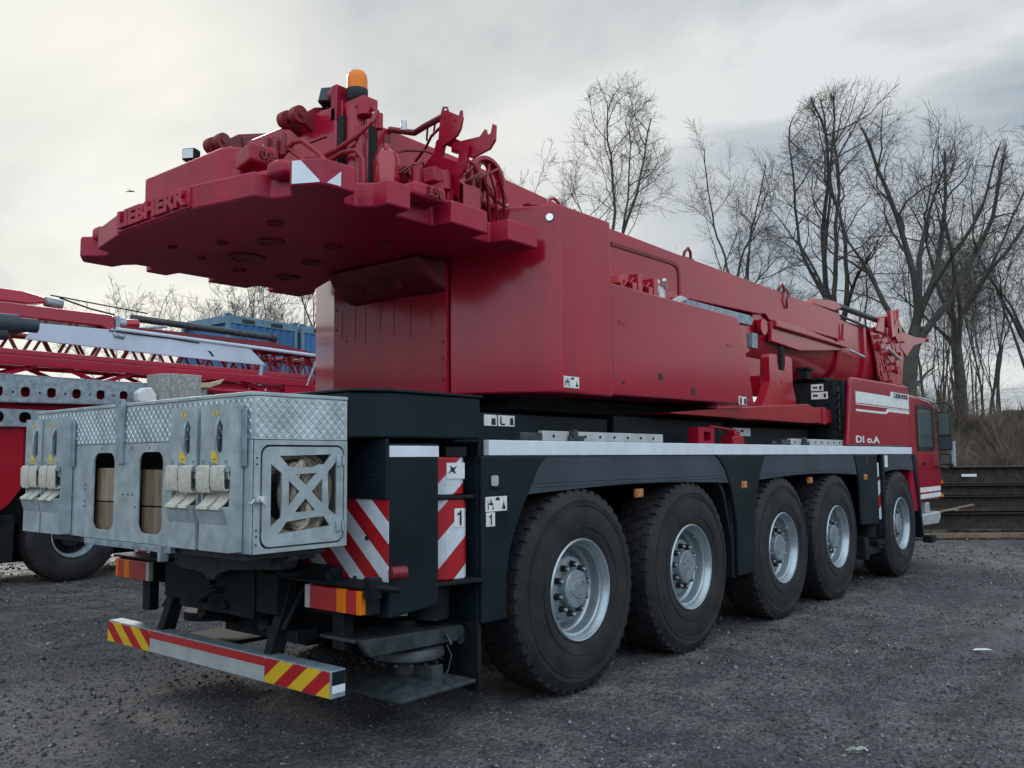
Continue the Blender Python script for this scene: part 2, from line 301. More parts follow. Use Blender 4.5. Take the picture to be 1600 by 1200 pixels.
# ---- side skirts and fenders (both sides)
def skirts(s):
    y0, y1 = sorted((s*W, s*(W-0.035)))
    yf0, yf1 = sorted((s*(W-0.012), s*(W-0.05)))
    b = B()
    b.prism([(-1.02,0.60),(-0.79,0.60),(-0.79,0.86),(-0.755,1.02),(-0.69,1.16),(-0.56,1.37),(-0.45,1.53),(-0.39,1.58),(-0.36,1.604),(-1.02,1.604)], 'y', y0, y1)
    b.box(-1.02, -0.985, *sorted((s*(W-0.036), s*1.0)), 0.60, 1.60)
    put('skirt', b, 'green', CR, 0.01)
    b = B(); b.prism([(2.04,1.604),(2.12,1.58),(2.25,1.48),(2.36,1.30),(2.42,1.12),(2.46,0.95),(2.46,0.515),(2.80,0.515),(2.82,0.85),(2.86,1.12),(2.94,1.33),(3.02,1.48),(3.12,1.604)], 'y', y0, y1)
    put('skirt', b, 'green', CR, 0.01)
    b = B(); b.box(2.40, 2.50, *sorted((s*(W-0.036), s*0.9)), 0.50, 1.30)
    b.prism([(2.10,1.5),(2.30,1.28),(2.42,0.9),(2.46,0.6),(2.44,0.6),(2.38,0.9),(2.26,1.26),(2.06,1.48)], 'y', *sorted((s*(W-0.04), s*0.92)))
    b.prism([(3.08,1.5),(2.92,1.28),(2.84,0.9),(2.82,0.6),(2.84,0.6),(2.88,0.9),(2.96,1.26),(3.12,1.48)], 'y', *sorted((s*(W-0.04), s*0.92)))
    put('mudguard', b, 'black', CR)
    b = B(); b.prism([(5.64,1.604),(5.74,1.42),(5.80,1.18),(5.82,0.76),(6.49,0.74),(6.49,1.604)], 'y', y0, y1)
    sk = put('skirt', b, 'green', CR, 0.01)
    # grey fenders with shallow pressed lines
    for (xa, xb, zl, xc, xd) in ((-0.36, 2.04, 1.355, -0.56, 2.33), (3.12, 5.64, 1.365, 2.95, 5.74), (6.80, 8.03, 1.37, 6.70, 8.10)):
        b = B(); n = 14; low = [(xc + (xd-xc)*i/n, zl + 0.035*math.sin(PI*i/n)) for i in range(n+1)]
        b.prism([(xa, 1.604)] + [(xa-(xa-xc)*0.6, 1.555)] + low + [(xb+(xd-xb)*0.6, 1.555), (xb, 1.604)], 'y', yf0, yf1)
        for zz_ in (1.40, 1.425): b.box(xc+0.05, xd-0.06, *sorted((s*(W-0.0115), s*(W-0.008))), zz_, zz_+0.006)
        b.box(xc+0.02, xd-0.02, *sorted((s*(W-0.06), s*0.9)), zl+0.05, zl+0.075)
        put('fender', b, 'fender', CR, 0.008)
for s in (-1, 1): skirts(s)
# front outrigger bay with its narrow striped column
b = B(); b.prism([(8.03,1.604),(8.12,1.37),(8.22,1.10),(8.40,0.42),(8.46,0.42),(8.30,1.15),(8.22,1.604)], 'y', -W, -W+0.3); put('mudguard', b, 'green', CR, 0.006)
b = B(); b.box(6.52, 6.80, -1.30, -1.22, 0.72, 1.60); col_ = put('outrigger_column', b, 'void', CR)
b = B(); b.box(6.55, 6.70, -1.335, -1.303, 0.78, 1.28); put('striped_cover', b, 'chevF', col_)
b = B(); b.box(6.58, 6.66, -1.336, -1.304, 1.32, 1.50); put('sticker', b, 'label', col_)
b = B(); b.box(6.70, 6.78, -W+0.002, -W+0.04, 0.50, 1.604); put('pillar', b, 'green', CR, 0.005)
b = B(); b.box(6.80, 6.90, -W-0.004, -W+0.03, 1.44, 1.59); put('sticker', b, 'label', CR)
b = B(); b.cyl((6.64, -1.15, 0.55), (6.64, -1.15, 1.0), 0.13); b.box(6.45, 6.85, -1.36, -0.9, 0.47, 0.53); b.cyl((6.64,-1.15,0.42),(6.64,-1.15,0.5),0.2); b.box(6.2,6.9,-1.3,-1.2,0.36,0.46); b.box(5.95,6.1,-1.36,-1.2,0.33,0.6)
put('front_jack', b, 'black', CR, 0.006)

# ---- markers, stickers on the side
for x, z, y in ((0.84, 1.315, -1.35), (2.61, 1.33, -W-0.012), (4.32, 1.33, -1.35), (6.0, 1.33, -W-0.012)):
    b = B(); b.box(x-0.048, x+0.048, y, y+0.03, z-0.032, z+0.032); b.box(x-0.035, x+0.035, y-0.008, y-0.001, z-0.022, z+0.022); put('side_marker_lamp', b, 'markerlens', CR, 0.005)
b = B(); b.box(-0.955, -0.845, -W-0.006, -W+0.02, 1.395, 1.505); rf = put('recessed_handle', b, 'black', CR, 0.01)
b = B(); b.prism(rrect(-0.94, -0.875, 1.42, 1.485, 0.015), 'y', -W-0.010, -W-0.0065); put('handle_plate', b, 'alu', rf)
b = B(); b.box(6.05, 6.15, -W-0.006, -W+0.02, 1.46, 1.56); put('recessed_handle', b, 'ink', CR, 0.01)
def sticker(x0, x1, z0, z1, y, marks, parent=CR, label=None):
    b = B(); b.box(x0, x1, y-0.003, y+0.001, z0, z1); s_ = put('sticker', b, 'label', parent)
    if label: s_['label'] = label
    w_, h_ = x1-x0, z1-z0; b = B()
    for (u, v, a, c) in marks: b.prism([(x0+u*w_, z0+v*h_), (x0+a*w_, z0+(v-0.02)*h_), (x0+(a-0.03)*w_, z0+c*h_), (x0+(u+0.02)*w_, z0+(c-0.03)*h_)], 'y', y-0.0052, y-0.0035)
    put('sticker_print', b, 'ink', s_); return s_
RUN = [(0.08,0.15,0.13,0.85),(0.13,0.45,0.34,0.60),(0.20,0.60,0.27,0.85),(0.30,0.15,0.36,0.45),(0.75,0.15,0.93,0.30),(0.79,0.30,0.89,0.5),(0.82,0.5,0.86,0.7),(0.45,0.75,0.65,0.95)]
sticker(-0.99, -0.79, 1.265, 1.355, -W-0.002, RUN)
sticker(-0.985, -0.905, 1.175, 1.26, -W-0.002, [], label='white sticker with the number 1')
b = B(); one(b, SIDE(-0.945, -W-0.0065, 1.217), 0.066); put('number', b, 'ink', CR)
sticker(-0.15, 0.03, 2.075, 2.155, -1.3615, RUN)
sticker(2.60, 2.76, 2.075, 2.15, -1.357, [(0.1,0.1,0.35,0.9),(0.65,0.1,0.95,0.8)])
sticker(-0.60, -0.47, 1.81, 1.885, -1.023, [(0.55,0.1,0.9,0.7)])
sticker(-0.455, -0.28, 1.81, 1.885, -1.023, [(0.1,0.2,0.2,0.9),(0.15,0.1,0.4,0.25),(0.7,0.15,0.92,0.8)])
sticker(3.2, 3.6, 1.80, 1.88, -1.003, [(0.1,0.1,0.3,0.4),(0.4,0.5,0.6,0.8)])

# ---- slats and fittings lying on the deck are fixed to it: folding ladder, brackets
def ladder(x0, x1, y):
    b = B(); b.box(x0, x1, y-0.02, y+0.02, 1.705, 1.775); b.box(x0, x1, y+0.28, y+0.32, 1.705, 1.775)
    k = x0+0.2
    while k < x1: b.box(k, k+0.04, y+0.021, y+0.279, 1.725, 1.755); k += 0.28
    ld = put('ladder', b, 'alu', CR, 0.004)
    b = B(); k = x0+0.12
    while k < x1: b.cyl((k, y-0.026, 1.74), (k, y-0.021, 1.74), 0.011, n=8); k += 0.19
    put('bolt', b, 'ink', ld)
    b = B(); b.box(x0+0.28, x0+0.45, y-0.05, y-0.022, 1.705, 1.745); b.cyl((x0+0.33,y-0.06,1.76),(x0+0.33,y-0.02,1.76),0.03,n=12); b.box(x0-0.25, x0-0.02, y-0.03, y+0.03, 1.705, 1.76)
    put('latch', b, 'steel', ld, 0.004)
ladder(-0.30, 1.31, -1.27); ladder(3.95, 5.60, -1.27)
b = B(); plate(b, [(1.90,1.705),(2.20,1.705),(2.20,1.85),(1.90,1.85)], [rrect(2.0,2.13,1.73,1.81,0.02)], XZ(-1.25), 0.10); put('bracket', b, 'red', CR, 0.006)
b = B(); b.box(2.62, 2.86, -1.28, -1.15, 1.705, 1.78); b.box(2.68, 2.80, -1.27, -1.17, 1.78, 1.83); b.cyl((2.3,-1.2,1.87),(2.85,-1.2,1.84),0.012,n=8); put('grease_pump', b, 'redbright', CR, 0.008)

# ---- wheels
def wheel_proto():
    R = 0.700; w0 = emp('wheel', (0, -W, 0.685), CR)
    # tyre: outer face at local y = 0, width .38
    tread = [(0.345,0.012),(0.365,-0.004),(0.40,-0.010),(0.47,-0.016),(0.53,-0.014),(0.545,-0.010),(0.60,-0.004),(0.612,-0.008),(0.625,-0.002),(0.655,0.010),(0.672,0.024),(0.680,0.045),(0.683,0.10),(0.685,0.19),(0.683,0.28),(0.680,0.335),(0.672,0.356),(0.60,0.384),(0.47,0.39),(0.345,0.37)]
    b = B(); b.lathe(tread, n=96)
    b.lathe([(0.574,-0.009),(0.578,-0.0125),(0.582,-0.009)], n=96); b.lathe([(0.425,-0.014),(0.429,-0.0185),(0.433,-0.015)], n=96)
    n = 46
    for k in range(n):                                   # shoulder blocks and tread ribs
        a = 2*PI*k/n
        for (y0, y1, sh) in ((0.012, 0.075, 0.0), (0.31, 0.37, 0.5)):
            aa = a + sh*2*PI/n; h = 0.30*2*PI/n
            vs = []
            for (r, y) in ((0.655, y0 if y0 < .1 else y1), (0.692, y0+0.014 if y0 < .1 else y1-0.014), (0.696, y1 if y0 < .1 else y0), (0.66, y1 if y0 < .1 else y0)):
                for g in (-h, h): vs.append((r*math.cos(aa+g), y, r*math.sin(aa+g)))
            b.add(vs, [(0,1,3,2),(2,3,5,4),(4,5,7,6),(0,2,4,6),(1,7,5,3)])
        for (y0, y1, sh) in ((0.090, 0.150, 0.25), (0.163, 0.225, 0.6), (0.238, 0.298, 0.1)):
            aa = a + sh*2*PI/n; h = 0.38*2*PI/n; sk = 0.25*2*PI/n; vs = []
            for r in (0.675, 0.697):
                for (y, g) in ((y0,-h),(y1,-h+sk),(y1,h+sk),(y0,h)): vs.append((r*math.cos(aa+g), y, r*math.sin(aa+g)))
            b.add(vs, [(4,5,6,7),(0,1,5,4),(1,2,6,5),(2,3,7,6),(3,0,4,7)])
    for k in range(56):                                  # fine rubber scars on the sidewall
        a = rnd.uniform(0, 2*PI); r = rnd.uniform(0.47, 0.62); h = rnd.uniform(0.004, 0.02)
        b.add([(r*math.cos(a-h), -0.0175, r*math.sin(a-h)), ((r+0.003)*math.cos(a-h), -0.0165, (r+0.003)*math.sin(a-h)), ((r+0.003)*math.cos(a+h), -0.0175, (r+0.003)*math.sin(a+h)), (r*math.cos(a+h), -0.0165, r*math.sin(a+h))], [(0,1,2,3)])
    put('tyre', b, 'rubber', w0, local=True)
    b = B()
    b.lathe([(0.330,0.03),(0.345,0.012),(0.350,-0.002),(0.342,-0.012),(0.332,-0.008),(0.327,0.006),(0.318,0.018),(0.312,0.045),(0.300,0.052),(0.296,0.075),(0.300,0.095),(0.292,0.12),(0.280,0.128),(0.272,0.145),(0.268,0.185),(0.255,0.205),(0.235,0.212),(0.222,0.212)], n=96)
    b.cyl((0.27,0.048,-0.16),(0.25,0.075,-0.15),0.007,n=8)
    put('rim', b, 'rim', w0, local=True)
    b = B(); b.lathe([(0.225,0.21),(0.222,0.112),(0.205,0.098),(0.135,0.094)], n=64)
    hb = put('hub_flange', b, 'hub', w0, local=True)
    b = B()
    for k in range(10):
        a = 2*PI*(k+0.5)/10; x, z = 0.168*math.cos(a), 0.168*math.sin(a); b.cyl((x,0.098,z),(x,0.058,z),0.026,0.022,n=6,smooth=False)
    put('wheel_nut', b, 'ink', w0, local=True)
    b = B()
    for k in range(10):
        a = 2*PI*(k+0.5)/10; x, z = 0.168*math.cos(a), 0.168*math.sin(a); b.cyl((x,0.059,z),(x,0.042,z),0.010,n=8)
    put('wheel_stud', b, 'alu', w0, local=True)
    b = B(); b.lathe([(0.134,0.096),(0.130,0.040),(0.122,0.032),(0.10,0.030),(0.06,0.030),(0.058,0.027),(0.0,0.027)], n=48)
    b.tube([(0.03+0.02*math.cos(t), 0.027, 0.02+0.05*math.sin(t)) for t in [i*0.3 for i in range(9)]], 0.005, 6); b.cyl((0.03,0.030,-0.06),(0.03,0.020,-0.06),0.012,n=8); b.cyl((-0.07,0.032,0.05),(-0.07,0.022,0.05),0.009,n=8)
    put('hub_cap', b, 'hub', w0, local=True)
    return w0
WP = wheel_proto(); first = True
for x in (0, 1.576, 3.470, 4.990, 7.389):
    for s in (-1, 1):
        o = WP if first else copytree(WP, CR); first = False
        o.location = Vector((x-3.7, s*W, 0.685)); o.rotation_euler = (0, rnd.uniform(0, 6), 0) if s < 0 else (0, rnd.uniform(0, 6), PI)
        if s > 0: o.rotation_mode = 'XYZ'

# ---- rear: black storage housings, chevrons, column, jack
b = B()
b.prism([(-1.77,-1.375),(-1.03,-1.375),(-1.03,1.375),(-1.77,1.375),(-1.95,1.24),(-1.95,-1.24)], 'z', 1.705, 1.955)
rb = put('rear_box', b, 'green', CR, 0.012)
b = B(); b.prism([(-1.785,-1.388),(-1.02,-1.388),(-1.02,1.388),(-1.785,1.388),(-1.96,1.25),(-1.96,-1.25)], 'z', 1.957, 1.972); put('lid', b, 'green', rb, 0.004)
for s in (-1, 1):
    ya, yb = sorted((s*1.375, s*0.95))
    b = B(); b.prism([(-1.77,0.735),(-1.39,0.765),(-1.39,1.675),(-1.77,1.675)], 'y', ya, yb); c_ = put('support_post', b, 'green', CR, 0.012)
    b = B(); ya, yb = sorted((s*1.3775, s*1.36)); b.box(-1.768, -1.392, ya, yb, 1.60, 1.662); put('reflective_strip', b, 'white', c_, 0.002)
    b = B(); ya, yb = sorted((s*0.945, s*0.44)); b.box(-1.79, -1.40, ya, yb, 1.38, 1.70); b.box(-1.76,-1.4,ya,yb,0.90,1.37); put('rear_panel', b, 'green', CR, 0.006)
    b = B(); ya, yb = sorted((s*1.372, s*0.40)); b.box(-1.776, -1.7705, ya, yb, 0.93, 1.37); ch = put('chevron_board', b, 'chevR' if s < 0 else 'chevL', CR)
    b = B(); ya, yb = sorted((s*1.372, s*0.40)); b.box(-1.790, -1.7705, ya, yb, 1.372, 1.70); put('rear_panel', b, 'green', CR, 0.006)
b = B()
for y, z in ((-1.25,1.62),(-1.25,1.57),(-1.25,1.50),(-1.22,1.16)): b.cyl((-1.79,y,z),(-1.80,y,z),0.012,n=8)
put('bolt', b, 'black', CR)
# outrigger column behind the post
b = B(); b.T = Matrix.Translation((-1.18, -1.20, 0)) @ Matrix.Rotation(math.radians(-12), 4, 'Z')
b.prism([(-0.14,-0.10),(-0.06,-0.135),(0.06,-0.135),(0.10,-0.10),(0.10,0.12),(-0.14,0.12)], 'z', 0.88, 1.35); b.prism([(-0.14,-0.09),(-0.06,-0.12),(0.05,-0.12),(0.09,-0.09),(0.09,0.12),(-0.14,0.12)], 'z', 1.375, 1.60)
oc = put('outrigger_column', b, 'chevC', CR, 0.01); oc['label'] = 'red and white striped column'
b = B(); b.T = Matrix.Translation((-1.18, -1.20, 0)) @ Matrix.Rotation(math.radians(-12), 4, 'Z')
b.box(-0.17, 0.13, -0.15, 0.14, 1.352, 1.372); b.box(-0.2, 0.17, -0.17, 0.17, 0.855, 0.877); b.box(-0.06, 0.09, -0.125, 0.12, 1.60, 1.66); put('collar', b, 'black', oc, 0.004)
b = B(); b.T = Matrix.Translation((-1.18, -1.20, 0)) @ Matrix.Rotation(math.radians(-12), 4, 'Z') @ Matrix.Translation((0,-0.1255,0))
b.box(-0.055, 0.075, 0.0, 0.004, 1.47, 1.565); sk_ = put('sticker', b, 'label', oc)
b = B(); b.T = Matrix.Translation((-1.18, -1.20, 0)) @ Matrix.Rotation(math.radians(-12), 4, 'Z') @ Matrix.Translation((0,-0.127,0))
b.prism([(-0.045,1.50),(-0.02,1.515),(0.01,1.50),(0.0,1.525),(0.02,1.545),(-0.01,1.535),(-0.03,1.55),(-0.025,1.525)],'y',-0.001,0.0015)
b.T = Matrix.Identity(4); one(b, Matrix.Translation((-1.18, -1.20, 0)) @ Matrix.Rotation(math.radians(-12), 4, 'Z') @ frame((0.030,-0.1400,1.24),(1,0,0),(0,0,1)), 0.085)
put('number', b, 'ink', oc)
b = B(); b.T = Matrix.Translation((-1.18, -1.20, 0)) @ Matrix.Rotation(math.radians(-12), 4, 'Z'); b.box(-0.008, 0.060, -0.1385, -0.1352, 1.185, 1.295); put('number_plate', b, 'label', oc)
b = B(); b.cyl((-1.2,-1.1,0.86),(-1.2,-1.1,0.64),0.125,n=28); b.cyl((-1.33,-1.02,0.64),(-1.33,-1.02,0.35),0.09,n=24); b.box(-1.75,-1.0,-0.95,-0.3,0.70,0.93); b.box(-1.02,-0.99,-1.34,-1.0,0.2,0.62)
jk = put('jack', b, 'black', CR, 0.006)
b = B(); b.prism([(-1.86,0.62),(-1.05,0.585),(-1.02,0.535),(-1.10,0.50),(-1.78,0.52)], 'y', -1.24, -1.20); b.prism([(-1.86,0.62),(-1.05,0.585),(-1.02,0.565),(-1.86,0.60)], 'y', -1.20, -0.9)
b.box(-1.06,-0.88,-1.225,-1.19,0.47,0.53); b.cyl((-1.2,-1.25,0.555),(-1.2,-1.29,0.50),0.012,n=8)
put('lock_beam', b, 'steel', jk, 0.004)
b = B(); b.lathe([(0.0,0.50),(0.13,0.50),(0.20,0.49),(0.215,0.47),(0.215,0.435),(0.19,0.42),(0.0,0.42)], (-1.33,-1.06,0), 'z', 40)
for k in range(14): a = 2*PI*k/14; b.cyl((-1.33+0.195*math.cos(a),-1.06+0.195*math.sin(a),0.42),(-1.33+0.195*math.cos(a),-1.06+0.195*math.sin(a),0.405),0.012,n=6)
b.cyl((-1.33,-1.06,0.41),(-1.33,-1.06,0.30),0.085,n=20)
put('bearing_disc', b, 'steel', jk)
b = B()
x0,x1,y0,y1 = -1.64,-1.03,-1.33,-0.76
b.add([(x0,y0,0.255),(x1,y0,0.255),(x1,y1,0.255),(x0,y1,0.255),(x0,y0,0.275),(x1,y0,0.275),(x1,y1,0.275),(x0,y1,0.275),(-1.43,-1.16,0.335),(-1.23,-1.16,0.335),(-1.23,-0.96,0.335),(-1.43,-0.96,0.335)],
      [(0,3,2,1),(0,1,5,4),(1,2,6,5),(2,3,7,6),(3,0,4,7),(4,5,9,8),(5,6,10,9),(6,7,11,10),(7,4,8,11),(8,9,10,11)])
b.prism([(-1.36,0.276),(-1.27,0.276),(-1.27,0.40),(-1.36,0.40)],'y',-1.29,-1.15)
put('jack_pad', b, 'steel', jk, 0.004)
b = B(); b.tube([(-1.22,-1.27,0.50),(-1.20,-1.29,0.44),(-1.24,-1.30,0.36),(-1.30,-1.29,0.30)],0.004,5); put('cable', b, 'steel', jk)
# mirrored jack on the far side
b = B(); b.cyl((-1.2,1.1,0.86),(-1.2,1.1,0.5),0.12,n=20); b.cyl((-1.33,1.05,0.49),(-1.33,1.05,0.43),0.2,n=28); b.box(-1.64,-1.03,0.76,1.33,0.255,0.285); b.box(-1.75,-1.0,0.3,0.95,0.70,0.93); put('jack', b, 'black', CR, 0.005)
# rear frame under the storage box
b = B()
b.box(-1.95,-1.70,-0.62,0.62,0.70,1.12); b.box(-1.86,-1.72,-1.0,1.0,0.90,0.99)
b.box(-1.60,-1.2,-0.45,0.45,0.45,0.72); b.box(-1.965,-1.952,-0.42,0.40,0.66,1.0); b.tube([(-1.96,-0.08,0.80),(-2.02,-0.08,0.81),(-2.05,-0.05,0.78),(-2.05,0.02,0.75),(-2.0,0.04,0.73)],0.022,8); b.cyl((-1.96,0.02,0.86),(-2.0,0.02,0.86),0.035,n=12); b.cyl((-1.96,-0.15,0.72),(-2.0,-0.15,0.72),0.025,n=12)
b.box(-1.90,-1.75,-0.75,-0.45,0.55,0.62)
for y in (-0.35,0.33): b.cyl((-1.85,y,0.62),(-1.4,y,0.5),0.05,n=12)
put('rear_crossmember', b, 'black', CR, 0.008)
b = B(); b.prism([(0.31,1.085),(0.29,0.95),(0.20,0.925),(-0.03,0.915),(-0.09,0.882),(-0.16,0.878),(-0.20,0.92),(-0.30,0.945),(-0.806,0.985),(-0.845,1.085)], 'x', -2.07, -2.03); b.box(-2.48,-1.98,-1.1,1.1,1.09,1.127); put('carrier_plate', b, 'steel', CR, 0.004)
b = B(); b.lathe([(0.0,-0.06),(0.02,-0.06),(0.025,-0.03),(0.055,-0.03),(0.06,-0.015),(0.05,0.0),(0.06,0.015),(0.06,0.06),(0,0.06)],(-2.02,-0.77,1.035),'x',24); b.cyl((-2.1,-0.77,1.035),(-1.8,-0.77,1.035),0.012,n=8); put('roller', b, 'steel', CR)
# struts + bumper
for s in (-1, 1):
    b = B(); b.prism([(-1.84,0.93),(-1.76,0.93),(-1.90,0.47),(-2.00,0.47)], 'y', *sorted((s*0.56, s*0.63))); b.cyl((-1.78,s*0.66,0.85),(-1.93,s*0.66,0.62),0.018,n=8); b.box(-1.95,-1.78,*sorted((s*0.5,s*0.75)),0.925,0.955)
    put('bumper_strut', b, 'black', CR, 0.006)
b = B(); b.box(-2.03, -1.93, -1.215, 1.215, 0.345, 0.49); bp = put('rear_bumper', b, 'galvold', CR, 0.004)
b = B(); b.box(-2.037,-2.0305,-0.64,0.63,0.352,0.437); put('metal_strip', b, 'alu', bp)
b = B(); b.box(-2.037,-2.0305,-0.64,0.63,0.4375,0.483); put('red_strip', b, 'redlens', bp)
b = B(); b.box(-2.037,-2.0305,-1.208,-0.643,0.352,0.483); put('striped_reflector', b, 'bumpR', bp)
b = B(); b.box(-2.037,-2.0305,0.633,1.208,0.352,0.483); put('striped_reflector', b, 'bumpL', bp)
b = B(); b.box(-2.02,-1.935,-1.2175,-1.2155,0.372,0.412); put('end_reflector', b, 'white', bp)
b = B(); b.box(-2.02,-1.935,-1.2172,-1.2152,0.413,0.482); put('end_cap', b, 'green', bp)
# tail lamps
for s in (-1, 1):
    b = B(); b.box(-1.90,-1.80,*sorted((s*0.86,s*1.34)),0.765,0.905); b.box(-1.93,-1.74,*sorted((s*0.5,s*1.38)),0.908,0.925); b.box(-1.85,-1.78,*sorted((s*1.0,s*1.1)),0.55,0.76)
    tl = put('tail_lamp', b, 'black', CR, 0.005)
    for (a, c, m_) in ((0.862,0.905,'whitelens'),(0.9055,1.135,'redlens'),(1.1355,1.215,'orangelens'),(1.2155,1.295,'redlens')):
        b = B(); b.box(-1.935,-1.901,*sorted((s*a,s*c)),0.772,0.898)
        put('lamp_lens', b, m_, tl, 0.004)
    b = B(); b.box(-1.935,-1.83,*sorted((s*1.2955,s*1.335)),0.772,0.898); put('lamp_lens', b, 'orangelens', tl, 0.006)
b = B(); b.box(-1.93,-1.86,-1.42,-1.35,0.86,0.97); b.cyl((-1.9,-1.40,0.92),(-1.78,-1.47,0.90),0.02,n=10); b.cyl((-1.88,-1.0,0.926),(-1.88,-1.0,0.97),0.02,n=8); b.cyl((-1.86,-1.2,0.926),(-1.86,-1.2,0.96),0.012,n=8); put('hinge', b, 'black', CR, 0.004)
b = B(); b.cyl((-1.80,-1.42,0.985),(-1.72,-1.45,0.985),0.035,n=16); put('hose_coupling', b, 'reddark', CR)

# ---- galvanised storage box on the tail
BX0, BX1, BW = -2.54, -1.955, 1.24
b = B()
b.box(BX0+0.01, BX1, -BW+0.01, BW-0.01, 1.135, 1.155)                       # floor
b.box(BX1-0.01, BX1, -BW+0.01, BW-0.01, 1.157, 1.90); b.box(BX0+0.01, BX1-0.012, BW-0.012, BW, 1.157, 1.90)
b.box(BX0, BX0+0.008, 0.55, BW-0.014, 1.135, 1.69); b.box(BX0, BX0+0.008, -BW+0.002, -0.55, 1.135, 1.69)
plate(b, [(-0.548,1.135),(0.548,1.135),(0.548,1.69),(-0.548,1.69)], [rrect(0.14,0.40,1.19,1.64,0.06), rrect(-0.41,-0.15,1.19,1.64,0.06)], YZ(BX0), 0.008)
plate(b, [(BX0+0.01,1.135),(BX1,1.135),(BX1,1.688),(BX0+0.01,1.688)], [rrect(-2.495,-1.975,1.155,1.665,0.05)], XZ(-BW), 0.008)
sb = put('storage_box', b, 'galv', CR, 0.003); sb['label'] = 'galvanised steel storage box on the tail of the crane'
b = B(); b.box(BX0-0.006, BX1+0.004, -BW-0.004, BW+0.004, 1.905, 1.925); put('lid', b, 'galv', sb, 0.004)
# chequer plate band: raised lozenges
def lozenges(b, u0, u1, v0, v1, T, pitch=0.035, l=0.0165, wd=0.0048, h=0.0040):
    i = 0; v = v0 + pitch*0.4
    while v < v1 - pitch*0.3:
        j = 0; u = u0 + pitch*0.5
        while u < u1 - pitch*0.3:
            a = math.radians(45 if (i+j) % 2 else -45); c, s_ = math.cos(a), math.sin(a)
            pts = [(-l,0),(0,-wd),(l,0),(0,wd)]
            vs = [T @ Vector((u+p*c-q*s_, v+p*s_+q*c, 0)) for p, q in pts] + [T @ Vector((u-l*0.6*c, v-l*0.6*s_, h)), T @ Vector((u+l*0.6*c, v+l*0.6*s_, h))]
            b.add(vs, [(0,1,4),(1,5,4),(1,2,5),(2,3,5),(3,4,5),(3,0,4)]); u += pitch*0.72; j += 1
        v += pitch*0.72; i += 1
b = B(); b.box(BX0-0.001, BX0+0.007, -BW+0.002, BW-0.002, 1.694, 1.903); lozenges(b, -BW, BW, 1.694, 1.903, YZ(BX0-0.0005) @ Matrix.Scale(-1, 4, (0,0,1))); put('chequer_plate', b, 'chequer', sb)
b = B(); b.box(BX0+0.008, BX1, -BW-0.001, -BW+0.006, 1.692, 1.903); lozenges(b, BX0+0.01, BX1, 1.694, 1.903, XZ(-BW-0.0005)); put('chequer_plate', b, 'chequer', sb)
# lattice door
def dpt(x, y): return (-2.488 + (x-685)/495*0.503, 1.660 - (y-465)/635*0.495)
holes = [[(785,530),(1100,520),(1055,590),(1030,585),(980,605),(840,600),(820,575)], [(735,580),(795,640),(800,800),(795,920),(735,980)], [(1135,565),(1135,930),(1085,885),(1080,640)], [(780,1025),(830,950),(960,935),(1055,930),(1095,995)],
         [(880,650),(1010,640),(943,722)], [(840,690),(905,762),(840,850)], [(1045,680),(1045,845),(978,765)], [(875,895),(1005,890),(940,808)]]
b = B(); plate(b, rrect(-2.486,-1.986,1.165,1.655,0.045), [[dpt(*q) for q in h_] for h_ in holes], XZ(-BW-0.004), 0.010)
b.box(-2.035,-2.005,-BW-0.020,-BW-0.010,1.555,1.61); b.box(-2.035,-2.005,-BW-0.020,-BW-0.010,1.215,1.27); b.cyl((-1.99,-BW-0.016,1.56),(-1.99,-BW-0.016,1.61),0.008,n=8); b.cyl((-1.99,-BW-0.016,1.215),(-1.99,-BW-0.016,1.27),0.008,n=8)
dr = put('lattice_door', b, 'galv', sb, 0.002)
b = B(); b.cyl((-2.50,-BW-0.008,1.40),(-2.50,-BW-0.045,1.40),0.016,n=14); b.box(-2.53,-2.47,-BW-0.03,-BW-0.012,1.385,1.415); b.tube([(-2.54,-BW-0.02,1.40),(-2.56,-BW-0.03,1.38),(-2.575,-BW-0.03,1.385)],0.005,6); b.tube([(-2.50,-BW-0.04,1.41),(-2.52,-BW-0.06,1.39),(-2.50,-BW-0.06,1.37)],0.006,6); put('door_latch', b, 'alu', sb)
# rivets, small slots on the rear plate
b = B()
for y, z in [(0.50,1.45),(0.50,1.42),(0.50,1.35),(0.50,1.32),(-0.50,1.45),(-0.50,1.42),(-0.50,1.35),(-0.50,1.32),(0.03,1.40),(-0.03,1.40),(-0.08,1.40),(-0.12,1.33)]: b.cyl((BX0-0.0045,y,z),(BX0-0.006,y,z),0.006,n=8)
for y in (0.30,-0.06,-0.26): b.box(BX0-0.006,BX0-0.0045,y-0.002,y+0.002,1.655,1.675)
for z in (1.60,1.57,1.25,1.22,1.18): b.cyl((-2.515,-BW-0.005,z),(-2.515,-BW-0.007,z),0.005,n=8)
put('rivet', b, 'ink', sb)
# centre hook bar on the lid
b = B(); plate(b, [(0.125,1.935),(0.10,1.95),(0.04,1.95),(0.015,1.935),(0.020,1.80),(0.020,1.575),(0.095,1.575),(0.105,1.80)], [circ(0.07,1.928,0.012,10)], YZ(BX0-0.012), 0.012); put('hook_bar', b, 'galvold', sb, 0.002)
b = B(); b.box(BX0-0.004,BX0+0.03,-0.50,0.50,1.095,1.131); b.box(BX0-0.03,BX0+0.02,-0.45,-0.42,1.05,1.135)
for k in range(6): b.cyl((BX0-0.005,-0.4+k*0.15,1.113),(BX0-0.008,-0.4+k*0.15,1.113),0.009,n=8)
put('lower_rail', b, 'galvold', sb, 0.003)
